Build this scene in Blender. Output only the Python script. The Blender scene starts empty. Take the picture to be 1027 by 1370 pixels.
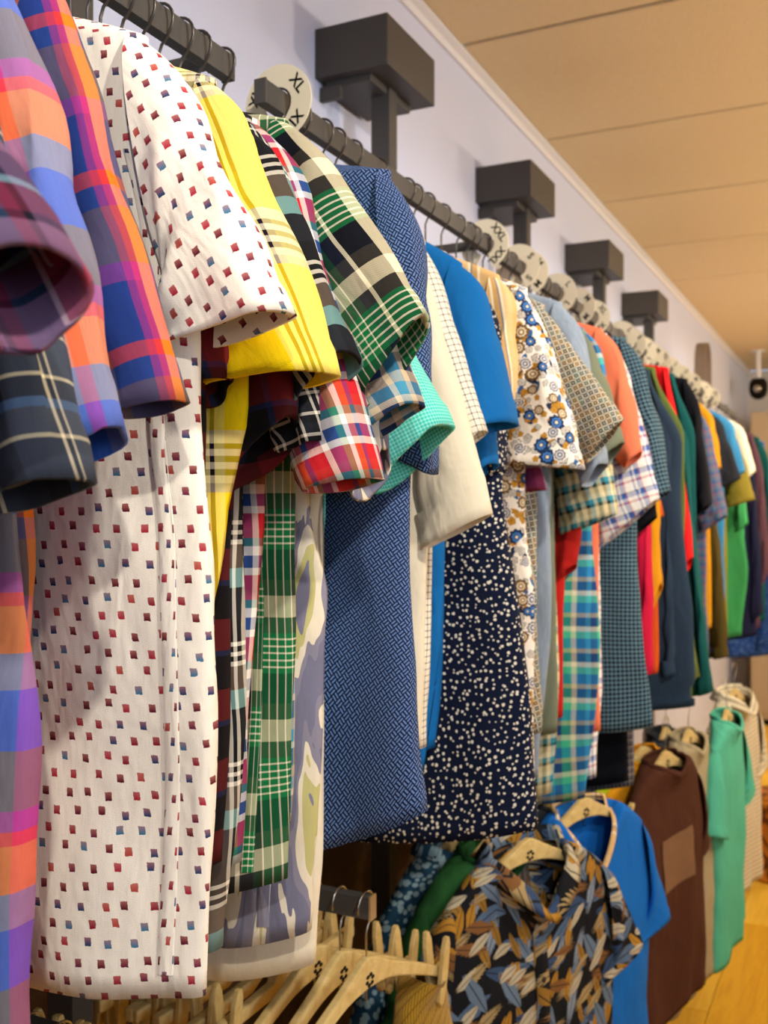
import bpy, bmesh, math, random
from mathutils import Vector, Matrix, noise

scene = bpy.context.scene
COL = scene.collection

# ------------------------------------------------------------------ camera
FPX = 1347.0                      # focal length in pixels of the 1027x1370 frame
YAW = math.radians(26.0)          # the view turns 26 degrees towards the wall
CAMZ = 1.70
cam_d = bpy.data.cameras.new('camera')
cam = bpy.data.objects.new('camera', cam_d)
COL.objects.link(cam)
cam.location = (0, 0, CAMZ)
cam.rotation_euler = (math.radians(90), 0, YAW)
cam_d.sensor_fit = 'VERTICAL'
cam_d.sensor_height = 36.0
cam_d.lens = 36.0 * FPX / 1370.0
cam_d.clip_start = 0.02
cam_d.dof.use_dof = True
cam_d.dof.focus_distance = 0.88
cam_d.dof.aperture_fstop = 8.5
scene.camera = cam

# ------------------------------------------------------------------ world, light, exposure
vs = scene.view_settings
vs.view_transform = 'Standard'
vs.look = 'None'
vs.gamma = 1.0
vs.use_curve_mapping = False
vs.exposure = 0.14
world = bpy.data.worlds.new('sky')
scene.world = world
world.use_nodes = True
world.node_tree.nodes['Background'].inputs[0].default_value = (0.62, 0.76, 1.0, 1)
world.node_tree.nodes['Background'].inputs[1].default_value = 1.0
WALL_X, CEIL_Z, FAR_Y, NEAR_Y, RIGHT_X = -1.08, CAMZ + 1.32, 10.0, -1.9, 3.4


def area(name, loc, rot, sx, sy, power, color):
    d = bpy.data.lights.new(name, 'AREA')
    d.shape = 'RECTANGLE'
    d.size, d.size_y, d.energy, d.color = sx, sy, power, color
    o = bpy.data.objects.new(name, d)
    COL.objects.link(o)
    o.location, o.rotation_euler = loc, rot
    return o


# daylight lamp added in the made-up shop window behind the photographer
area('added_window_light', (1.6, NEAR_Y + 0.05, 2.15), (math.radians(90), 0, math.pi), 3.2, 1.4, 62, (0.93, 0.95, 1.0))
# second daylight lamp, added in a made-up side window out of view
area('added_side_light', (RIGHT_X - 0.05, 0.6, 2.15), (0, math.radians(90), 0), 1.5, 2.6, 26, (0.86, 0.92, 1.0))

# ------------------------------------------------------------------ helpers
CS, SN = math.cos(YAW), math.sin(YAW)


def ray(px, py):
    a, b = (px - 513.5) / FPX, -(py - 685.0) / FPX
    return Vector((-SN + a * CS, CS + a * SN, b))


def on_plane(px, py, ox, oy, rz, dv=0.0):
    """point of the vertical plane through (ox,oy) along direction rz -> (u, world z)"""
    d = ray(px, py)
    n = Vector((-math.sin(rz), math.cos(rz), 0))
    t = (n.x * ox + n.y * oy + dv) / d.dot(n)
    p = d * t
    return ((p.x - ox) * math.cos(rz) + (p.y - oy) * math.sin(rz), p.z + CAMZ)


def srgb(h):
    h = h.lstrip('#')
    out = []
    for i in (0, 2, 4):
        c = int(h[i:i + 2], 16) / 255
        out.append(c / 12.92 if c <= 0.04045 else ((c + 0.055) / 1.055) ** 2.4)
    return (*out, 1.0)


def empty(name, loc, rz=0.0):
    o = bpy.data.objects.new(name, None)
    COL.objects.link(o)
    o.location = loc
    o.rotation_euler = (0, 0, rz)
    o.empty_display_size = 0.05
    return o


def tag(o, label=None, cat=None, group=None, kind=None):
    if label:
        o['label'] = label
    if cat:
        o['category'] = cat
    if group:
        o['group'] = group
    if kind:
        o['kind'] = kind
    return o


class MB:
    """collects vertices and faces (with uv) for one mesh object"""

    def __init__(self):
        self.v, self.f, self.uv = [], [], []

    def face(self, idx, uvs=None):
        self.f.append(tuple(idx))
        self.uv.append(uvs)

    def box(self, c, s, rz=0.0):
        b = len(self.v)
        for dx in (-.5, .5):
            for dy in (-.5, .5):
                for dz in (-.5, .5):
                    x, y = dx * s[0], dy * s[1]
                    self.v.append((c[0] + x * math.cos(rz) - y * math.sin(rz), c[1] + x * math.sin(rz) + y * math.cos(rz), c[2] + dz * s[2]))
        for q in ((0, 1, 3, 2), (4, 6, 7, 5), (0, 4, 5, 1), (2, 3, 7, 6), (0, 2, 6, 4), (1, 5, 7, 3)):
            self.face([b + i for i in q])
        return self

    def tube(self, pts, r, n=8, closed=False):
        b = len(self.v)
        m = len(pts)
        P = [Vector(p) for p in pts]
        rr = r if isinstance(r, (list, tuple)) else [r] * m
        up = None
        for i, p in enumerate(P):
            t = (P[(i + 1) % m] - P[i - 1]) if closed else (P[min(i + 1, m - 1)] - P[max(i - 1, 0)])
            t.normalize()
            if up is None:
                up = Vector((0, 0, 1)) if abs(t.z) < .9 else Vector((0, 1, 0))
            s = t.cross(up).normalized()
            up = s.cross(t).normalized()
            for k in range(n):
                a = 2 * math.pi * k / n
                self.v.append(tuple(p + (s * math.cos(a) + up * math.sin(a)) * rr[i]))
        for i in range(m if closed else m - 1):
            j = (i + 1) % m
            for k in range(n):
                l = (k + 1) % n
                self.face((b + i * n + k, b + i * n + l, b + j * n + l, b + j * n + k))
        if not closed:
            self.face([b + k for k in range(n)][::-1])
            self.face([b + (m - 1) * n + k for k in range(n)])
        return self

    def lathe(self, prof, n=24, c=(0, 0, 0), axis='z'):
        b = len(self.v)
        for (r, h) in prof:
            for k in range(n):
                a = 2 * math.pi * k / n
                x, y = r * math.cos(a), r * math.sin(a)
                p = (x, y, h) if axis == 'z' else ((x, h, y) if axis == 'y' else (h, x, y))
                self.v.append((c[0] + p[0], c[1] + p[1], c[2] + p[2]))
        for i in range(len(prof) - 1):
            for k in range(n):
                l = (k + 1) % n
                self.face((b + i * n + k, b + i * n + l, b + (i + 1) * n + l, b + (i + 1) * n + k))
        self.face([b + k for k in range(n)][::-1])
        self.face([b + (len(prof) - 1) * n + k for k in range(n)])
        return self

    def prism(self, pts, depth, axis=1, off=0.0):
        """extrude a polygon (2d list) along an axis, centred on off"""
        b = len(self.v)
        n = len(pts)
        for s in (-.5, .5):
            for (p, q) in pts:
                if axis == 1:
                    self.v.append((p, off + s * depth, q))
                elif axis == 2:
                    self.v.append((p, q, off + s * depth))
                else:
                    self.v.append((off + s * depth, p, q))
        self.face(list(range(b, b + n)))
        self.face(list(range(b + n, b + 2 * n))[::-1])
        for i in range(n):
            j = (i + 1) % n
            self.face((b + i, b + n + i, b + n + j, b + j))
        return self

    def mesh(self, name, mat=None, smooth=False, bevel=0.0):
        me = bpy.data.meshes.new(name)
        me.from_pydata(self.v, [], self.f)
        if any(self.uv):
            lay = me.uv_layers.new(name='uv')
            for p, u in zip(me.polygons, self.uv):
                if u:
                    for li, c in zip(p.loop_indices, u):
                        lay.data[li].uv = c
        bm = bmesh.new()
        bm.from_mesh(me)
        if bevel:
            bmesh.ops.remove_doubles(bm, verts=bm.verts, dist=1e-6)
            bmesh.ops.bevel(bm, geom=[e for e in bm.edges if e.is_manifold and e.calc_face_angle(0) > .6], offset=bevel, segments=2, affect='EDGES', profile=.6)
        if not any(self.uv):
            bmesh.ops.recalc_face_normals(bm, faces=bm.faces)
        bm.to_mesh(me)
        bm.free()
        if smooth:
            me.polygons.foreach_set('use_smooth', [True] * len(me.polygons))
        if mat:
            me.materials.append(mat)
        return me

    def build(self, name, mat, parent=None, smooth=False, bevel=0.0):
        return link(name, self.mesh(name, mat, smooth, bevel), parent)


def link(name, me, parent=None, loc=None, rz=None):
    o = bpy.data.objects.new(name, me)
    COL.objects.link(o)
    if parent:
        o.parent = parent
    if loc is not None:
        o.location = loc
    if rz is not None:
        o.rotation_euler = (0, 0, rz)
    return o


def sm(a, b, x):
    t = min(1, max(0, (x - a) / (b - a)))
    return t * t * (3 - 2 * t)


def lerp(a, b, t):
    return a + (b - a) * t


# ------------------------------------------------------------------ node materials
class NT:
    def __init__(self, name, rough=.85, sheen=0.0, bump=0.0, coord='UV'):
        self.m = bpy.data.materials.new(name)
        self.m.use_nodes = True
        self.t = self.m.node_tree
        self.b = self.t.nodes['Principled BSDF']
        self.b.inputs['Roughness'].default_value = rough
        self.b.inputs['Specular IOR Level'].default_value = .12
        if sheen:
            self.b.inputs['Sheen Weight'].default_value = sheen
        tc = self.n('ShaderNodeTexCoord')
        self.uv = tc.outputs[coord]
        self._sep = None

    def n(self, t, **kw):
        nd = self.t.nodes.new(t)
        for k, v in kw.items():
            setattr(nd, k, v)
        return nd

    def put(self, sock, v):
        if hasattr(v, 'default_value') or hasattr(v, 'is_linked'):
            self.t.links.new(v, sock)
        else:
            sock.default_value = v

    def math(self, op, a, b=None, c=None):
        nd = self.n('ShaderNodeMath', operation=op)
        for i, v in enumerate((a, b, c)):
            if v is not None:
                self.put(nd.inputs[i], v)
        return nd.outputs[0]

    def vm(self, op, a, b=None, scale=None):
        nd = self.n('ShaderNodeVectorMath', operation=op)
        self.put(nd.inputs[0], a)
        if b is not None:
            self.put(nd.inputs[1], b)
        if scale is not None:
            nd.inputs['Scale'].default_value = scale
        return nd.outputs['Value'] if op in ('LENGTH', 'DISTANCE', 'DOT_PRODUCT') else nd.outputs[0]

    def sep(self, v):
        nd = self.n('ShaderNodeSeparateXYZ')
        self.put(nd.inputs[0], v)
        return nd.outputs

    def xy(self, x, y):
        nd = self.n('ShaderNodeCombineXYZ')
        self.put(nd.inputs[0], x)
        self.put(nd.inputs[1], y)
        return nd.outputs[0]

    def mix(self, f, a, b, mode='MIX'):
        nd = self.n('ShaderNodeMix', data_type='RGBA', blend_type=mode)
        self.put(nd.inputs[0], f)
        self.put(nd.inputs[6], a)
        self.put(nd.inputs[7], b)
        return nd.outputs[2]

    def ramp(self, f, stops, interp='CONSTANT'):
        nd = self.n('ShaderNodeValToRGB')
        cr = nd.color_ramp
        cr.interpolation = interp
        while len(cr.elements) > 1:
            cr.elements.remove(cr.elements[-1])
        cr.elements[0].position, cr.elements[0].color = stops[0]
        for p, c in stops[1:]:
            e = cr.elements.new(p)
            e.color = c
        self.put(nd.inputs[0], f)
        return nd.outputs[0]

    def noise(self, vec, scale, detail=2.0, rough=.5, dist=0.0):
        nd = self.n('ShaderNodeTexNoise')
        self.put(nd.inputs['Vector'], vec)
        nd.inputs['Scale'].default_value = scale
        nd.inputs['Detail'].default_value = detail
        nd.inputs['Roughness'].default_value = rough
        nd.inputs['Distortion'].default_value = dist
        return nd.outputs

    def voro(self, vec, scale, feature='F1', rand=1.0, dims='2D'):
        nd = self.n('ShaderNodeTexVoronoi', feature=feature, voronoi_dimensions=dims)
        self.put(nd.inputs['Vector'], vec)
        nd.inputs['Scale'].default_value = scale
        nd.inputs['Randomness'].default_value = rand
        return nd.outputs

    def rot(self, vec, deg, scale=(1, 1, 1)):
        nd = self.n('ShaderNodeMapping')
        self.put(nd.inputs['Vector'], vec)
        nd.inputs['Rotation'].default_value = (0, 0, math.radians(deg))
        nd.inputs['Scale'].default_value = scale
        return nd.outputs[0]

    def wn(self, vec):
        nd = self.n('ShaderNodeTexWhiteNoise', noise_dimensions='2D')
        self.put(nd.inputs['Vector'], vec)
        return nd.outputs

    def bump(self, h, strength=.2, dist=.002):
        nd = self.n('ShaderNodeBump')
        nd.inputs['Strength'].default_value = strength
        nd.inputs['Distance'].default_value = dist
        self.put(nd.inputs['Height'], h)
        prev = self.b.inputs['Normal']
        if prev.is_linked:
            self.t.links.new(prev.links[0].from_socket, nd.inputs['Normal'])
        self.t.links.new(nd.outputs[0], prev)

    def done(self, col, cloth=True, weave=.25, slub=.10):
        if cloth:
            slub = min(.3, slub * 1.9)
            # uneven yarn tone and fine weave relief
            s = self.noise(self.rot(self.uv, 0, (800, 55, 1)), 1.0, 2.0)[0]
            f = self.math('MULTIPLY_ADD', s, slub * 2, 1 - slub)
            col = self.mix(1.0, col, self.ramp(f, [(0, (0, 0, 0, 1)), (1, (1, 1, 1, 1))], 'LINEAR'), 'MULTIPLY')
            self.bump(self.noise(self.uv, 1400, 1.0)[0], weave, .0006)
            self.bump(self.noise(self.rot(self.uv, 20, (16, 7, 1)), 1.0, 3.0, .55, .6)[0], .5, .013)
            self.bump(self.noise(self.rot(self.uv, -35, (60, 22, 1)), 1.0, 2.0, .5, .8)[0], .25, .003)
        self.put(self.b.inputs['Base Color'], col)
        return self.m


def plain(name, hexc, rough=.9, weave=.3, slub=.06, sheen=0.0):
    t = NT(name, rough, sheen)
    return t.done(t.mix(0, srgb(hexc), srgb(hexc)), True, weave, slub)


def solid(name, hexc, rough=.5, metal=0.0, grain=0.0):
    t = NT(name, rough, coord='Object')
    t.b.inputs['Metallic'].default_value = metal
    c = t.mix(t.math('MULTIPLY', t.noise(t.uv, 60, 3.0)[0], grain), srgb(hexc), (0, 0, 0, 1))
    return t.done(c, False)


def band(t, x, widths):
    """widths: list of (mm, hex); returns colour repeating along coordinate x (metres)"""
    tot = sum(w for w, _ in widths)
    f = t.math('FRACT', t.math('MULTIPLY', x, 1000.0 / tot))
    stops, p = [], 0
    for w, h in widths:
        stops.append((p / tot, srgb(h)))
        p += w
    return t.ramp(f, stops)


def plaid(name, warp, weft, fac=.5, rough=.88, deg=0, slub=.1, weave=.25, over=None):
    t = NT(name, rough)
    v = t.rot(t.uv, deg) if deg else t.uv
    s = t.sep(v)
    f = fac
    if over is None:
        # warp and weft yarns alternate in a fine twill
        tw = t.math('SINE', t.math('MULTIPLY', t.math('ADD', s[0], s[1]), 2 * math.pi / .0016))
        f = t.math('MULTIPLY_ADD', tw, .14, fac)
    c = t.mix(f, band(t, s[0], warp), band(t, s[1], weft))
    return t.done(c, True, weave, slub)


def squares_fabric():
    t = NT('painted_square_cotton', .9)
    s = t.sep(t.uv)
    row = t.math('MULTIPLY', s[1], 1 / .0140)
    ri = t.math('FLOOR', row)
    u = t.math('ADD', t.math('MULTIPLY', s[0], 1 / .0195), t.math('MULTIPLY', ri, .37))
    cell = t.xy(t.math('FLOOR', u), ri)
    w = t.sep(t.wn(cell)[1])
    lx = t.math('MULTIPLY', t.math('SUBTRACT', t.math('FRACT', u), t.math('MULTIPLY_ADD', w[0], .3, .35)), 19.5)
    ly = t.math('MULTIPLY', t.math('SUBTRACT', t.math('FRACT', row), t.math('MULTIPLY_ADD', w[1], .3, .35)), 14.0)
    wob = t.math('MULTIPLY', t.math('SUBTRACT', t.noise(t.uv, 300, 2)[0], .5), 1.6)
    d = t.math('ADD', t.math('MAXIMUM', t.math('ABSOLUTE', t.math('ADD', lx, t.math('MULTIPLY', ly, -.12))), t.math('MULTIPLY', t.math('ABSOLUTE', ly), .86)), wob)
    m = t.math('LESS_THAN', d, 2.75)
    base = srgb('#f6efe2')
    pc = t.ramp(w[2], [(0, srgb('#5e1226')), (.22, srgb('#8c1d33')), (.40, srgb('#a9283e')), (.54, srgb('#6d2440')), (.64, srgb('#b0483f')), (.72, srgb('#24406b')), (.86, srgb('#3c7596'))])
    pc = t.mix(t.math('MULTIPLY', t.math('SUBTRACT', ly, -2.5), .08), pc, srgb('#d58a80'))
    return t.done(t.mix(m, base, pc), True, .45, .07)


def dots_fabric(name, base, dot, scale, thr, deg=0):
    t = NT(name, .85)
    w = t.noise(t.uv, 260, 1)[1]
    v = t.vm('ADD', t.uv, t.vm('SCALE', t.vm('SUBTRACT', w, (.5, .5, .5)), scale=.0022))
    vo = t.voro(v, scale, rand=.95)
    rr = t.math('MULTIPLY_ADD', t.sep(vo['Color'])[0], thr * .6, thr * .55)
    m = t.math('LESS_THAN', vo['Distance'], rr)
    return t.done(t.mix(m, srgb(base), srgb(dot)), True, .2, .06)


def basket_fabric(name, dark, light, size=.0072, deg=38):
    t = NT(name, .8)
    v = t.rot(t.uv, deg, (1 / size, 1 / size, 1))
    s = t.sep(v)
    par = t.math('MODULO', t.math('ADD', t.math('FLOOR', s[0]), t.math('MULTIPLY', t.math('FLOOR', s[1]), 1.0)), 2.0)
    par = t.math('LESS_THAN', t.math('ABSOLUTE', t.math('SUBTRACT', t.math('ABSOLUTE', par), 1.0)), .5)
    fu, fv = t.math('FRACT', s[0]), t.math('FRACT', s[1])
    a = t.math('ADD', t.math('MULTIPLY', par, fu), t.math('MULTIPLY', t.math('SUBTRACT', 1.0, par), fv))
    b = t.math('ADD', t.math('MULTIPLY', par, fv), t.math('MULTIPLY', t.math('SUBTRACT', 1.0, par), fu))
    m1 = t.math('LESS_THAN', t.math('ABSOLUTE', t.math('SUBTRACT', t.math('FRACT', t.math('MULTIPLY', a, 2.0)), .5)), .26)
    m2 = t.math('LESS_THAN', t.math('ABSOLUTE', t.math('SUBTRACT', b, .5)), .42)
    c = t.mix(t.math('MULTIPLY', m1, m2), srgb(dark), srgb(light))
    return t.done(c, True, .2, .1)


def flower(t, scale, cols, petals=8, shift=(0, 0, 0), keep=.8):
    """mask and colour of round flowers at voronoi points"""
    v = t.vm('ADD', t.uv, shift)
    vo = t.voro(v, scale, rand=.75)
    loc = t.vm('SUBTRACT', t.vm('SCALE', v, scale=scale), t.vm('SCALE', vo['Position'], scale=scale))
    s = t.sep(loc)
    ang = t.math('ARCTAN2', s[1], s[0])
    rnd = t.sep(vo['Color'])
    rad = t.math('MULTIPLY_ADD', rnd[0], .2, .30)
    wob = t.math('MULTIPLY_ADD', t.math('COSINE', t.math('MULTIPLY', ang, float(petals))), .10, 1.0)
    q = t.math('DIVIDE', vo['Distance'], t.math('MULTIPLY', rad, wob))
    m = t.math('MULTIPLY', t.math('LESS_THAN', q, 1.0), t.math('LESS_THAN', rnd[1], keep))
    rings = [t.ramp(q, [(0, srgb(c[0])), (.2, srgb(c[1])), (.42, srgb(c[2])), (.58, srgb(c[3])), (.8, srgb(c[4]))]) for c in cols]
    c = rings[0]
    for i, r in enumerate(rings[1:]):
        c = t.mix(t.math('GREATER_THAN', rnd[2], (i + 1) / len(rings)), c, r)
    return m, c


def leafmask(t, scale, deg, keep, shift):
    v = t.vm('ADD', t.rot(t.rot(t.uv, deg), 0, (1, .42, 1)), shift)
    vo = t.voro(v, scale, rand=1.0)
    r = t.sep(vo['Color'])
    return t.math('MULTIPLY', t.math('LESS_THAN', vo['Distance'], .22), t.math('LESS_THAN', r[1], keep)), r[0]


def floral_fabric():
    t = NT('folk_floral_cotton', .85)
    c = srgb('#efe7da')
    for k, (sc, deg, col) in enumerate(((52, 35, '#2f5f94'), (48, -25, '#22314f'), (54, 80, '#b1802c'))):
        m, _ = leafmask(t, sc, deg, .42, (.13 * k, .37 * k, 0))
        c = t.mix(m, c, srgb(col))
    m, fc = flower(t, 64, [('#7a5a22', '#c79436', '#b07a26', '#c79436', '#a8732a'), ('#222222', '#efe7da', '#33343f', '#efe7da', '#33343f')], 5, (.31, .17, 0), .75)
    c = t.mix(m, c, fc)
    m, fc = flower(t, 37, [('#e8d9b0', '#2a4f8e', '#4f86c6', '#1f3a6b', '#1b2747'), ('#f0e6d0', '#8a6a3a', '#efe2c4', '#7a5b33', '#6a4e2e'), ('#dcdcdc', '#3a4b70', '#efe7da', '#31406a', '#efe7da')], 9, (0, 0, 0), .9)
    c = t.mix(m, c, fc)
    return t.done(c, True, .2, .05)


def mosaic_fabric():
    t = NT('small_mosaic_cotton', .85)
    v = t.rot(t.uv, 12, (1 / .0095, 1 / .0095, 1))
    s = t.sep(v)
    cell = t.xy(t.math('FLOOR', s[0]), t.math('FLOOR', s[1]))
    w = t.sep(t.wn(cell)[1])
    dx = t.math('ABSOLUTE', t.math('SUBTRACT', t.math('FRACT', s[0]), .5))
    dy = t.math('ABSOLUTE', t.math('SUBTRACT', t.math('FRACT', s[1]), .5))
    d = t.math('MAXIMUM', dx, dy)
    dd = t.math('ADD', dx, dy)
    pc = t.ramp(w[0], [(0, srgb('#2b4a63')), (.3, srgb('#7b5a32')), (.55, srgb('#23262b')), (.75, srgb('#3c6a6e')), (.9, srgb('#946b3a'))])
    c = t.mix(t.math('GREATER_THAN', d, .40), pc, srgb('#d8cdb4'))
    c = t.mix(t.math('LESS_THAN', d, .24), c, srgb('#1f2328'))
    c = t.mix(t.math('LESS_THAN', d, .13), c, srgb('#cbb98f'))
    c = t.mix(t.math('GREATER_THAN', dd, .86), c, srgb('#1c1e22'))
    return t.done(c, True, .2, .05)


def leaf_print():
    t = NT('tropical_leaf_viscose', .8)
    c = srgb('#15171c')
    pal = ('#4f6480', '#7d8a9c', '#8f6a2c', '#34496a', '#a08a60', '#a87a2c', '#62748a', '#7a5430', '#b4aa92')
    for k, col in enumerate(pal):
        sc = 18 + 5 * (k % 3)
        v = t.vm('ADD', t.rot(t.rot(t.uv, -70 + 47 * k), 0, (1, .38, 1)), (.21 * k, .13 * k, 0))
        vo = t.voro(v, sc, rand=1.0)
        loc = t.vm('SUBTRACT', t.vm('SCALE', v, scale=sc), t.vm('SCALE', vo['Position'], scale=sc))
        s = t.sep(loc)
        # pointed leaf outline with a comb of ribs
        q = t.math('ADD', t.math('MULTIPLY', t.math('ABSOLUTE', s[1]), 1.15), t.math('MULTIPLY', t.math('MULTIPLY', s[0], s[0]), 4.5))
        comb = t.math('MULTIPLY', t.math('SINE', t.math('MULTIPLY_ADD', t.math('ABSOLUTE', s[0]), 60.0, t.math('MULTIPLY', s[1], 55.0))), .09 if k % 3 == 1 else .01)
        m = t.math('LESS_THAN', t.math('ADD', q, comb), .36)
        m = t.math('MULTIPLY', m, t.math('LESS_THAN', t.sep(vo['Color'])[1], .50))
        rib = t.math('LESS_THAN', t.math('ABSOLUTE', s[0]), .018)
        c = t.mix(m, c, t.mix(rib, srgb(col), srgb('#1d2026')))
    return t.done(c, True, .2, .05)


def hawaiian():
    t = NT('lilac_leaf_hawaiian_cotton', .85)
    v = t.rot(t.uv, 18, (17, 5, 1))
    a = t.noise(v, 1.0, 2.0, .45, 1.3)[0]
    b = t.noise(t.rot(t.uv, -30, (40, 8, 1)), 1.0, 2.0, .5, .6)[0]
    c = t.ramp(a, [(0, srgb('#77778f')), (.47, srgb('#8a8799')), (.55, srgb('#e6dcc6')), (.63, srgb('#c3bd80')), (.70, srgb('#84829a'))])
    c = t.mix(t.math('GREATER_THAN', b, .60), c, srgb('#eae2cf'))
    return t.done(c, True, .2, .05)


def denim():
    t = NT('washed_denim', .9)
    a = t.noise(t.rot(t.uv, 0, (18, 5, 1)), 1.0, 4.0, .6)[0]
    b = t.noise(t.rot(t.uv, 0, (700, 40, 1)), 1.0, 2.0)[0]
    c = t.mix(t.math('MULTIPLY_ADD', b, .7, -.1), srgb('#6f7f92'), srgb('#ccd2d8'))
    c = t.mix(t.math('MULTIPLY', a, .5), c, srgb('#6f8096'))
    return t.done(c, True, .5, .1)


def cord(name, a, b, period=3.2):
    t = NT(name, .95, .2)
    s = t.sep(t.uv)
    w = t.math('SINE', t.math('MULTIPLY', s[0], 2 * math.pi * 1000 / period))
    d = t.math('SINE', t.math('MULTIPLY', t.math('ADD', t.math('MULTIPLY', s[0], 1.3), s[1]), 2 * math.pi / .024))
    c = t.mix(t.math('MULTIPLY_ADD', w, .3, .5), srgb(a), srgb(b))
    c = t.mix(t.math('GREATER_THAN', d, .86), c, srgb(a))
    t.bump(w, .5, .001)
    return t.done(c, True, .3, .1)


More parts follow.
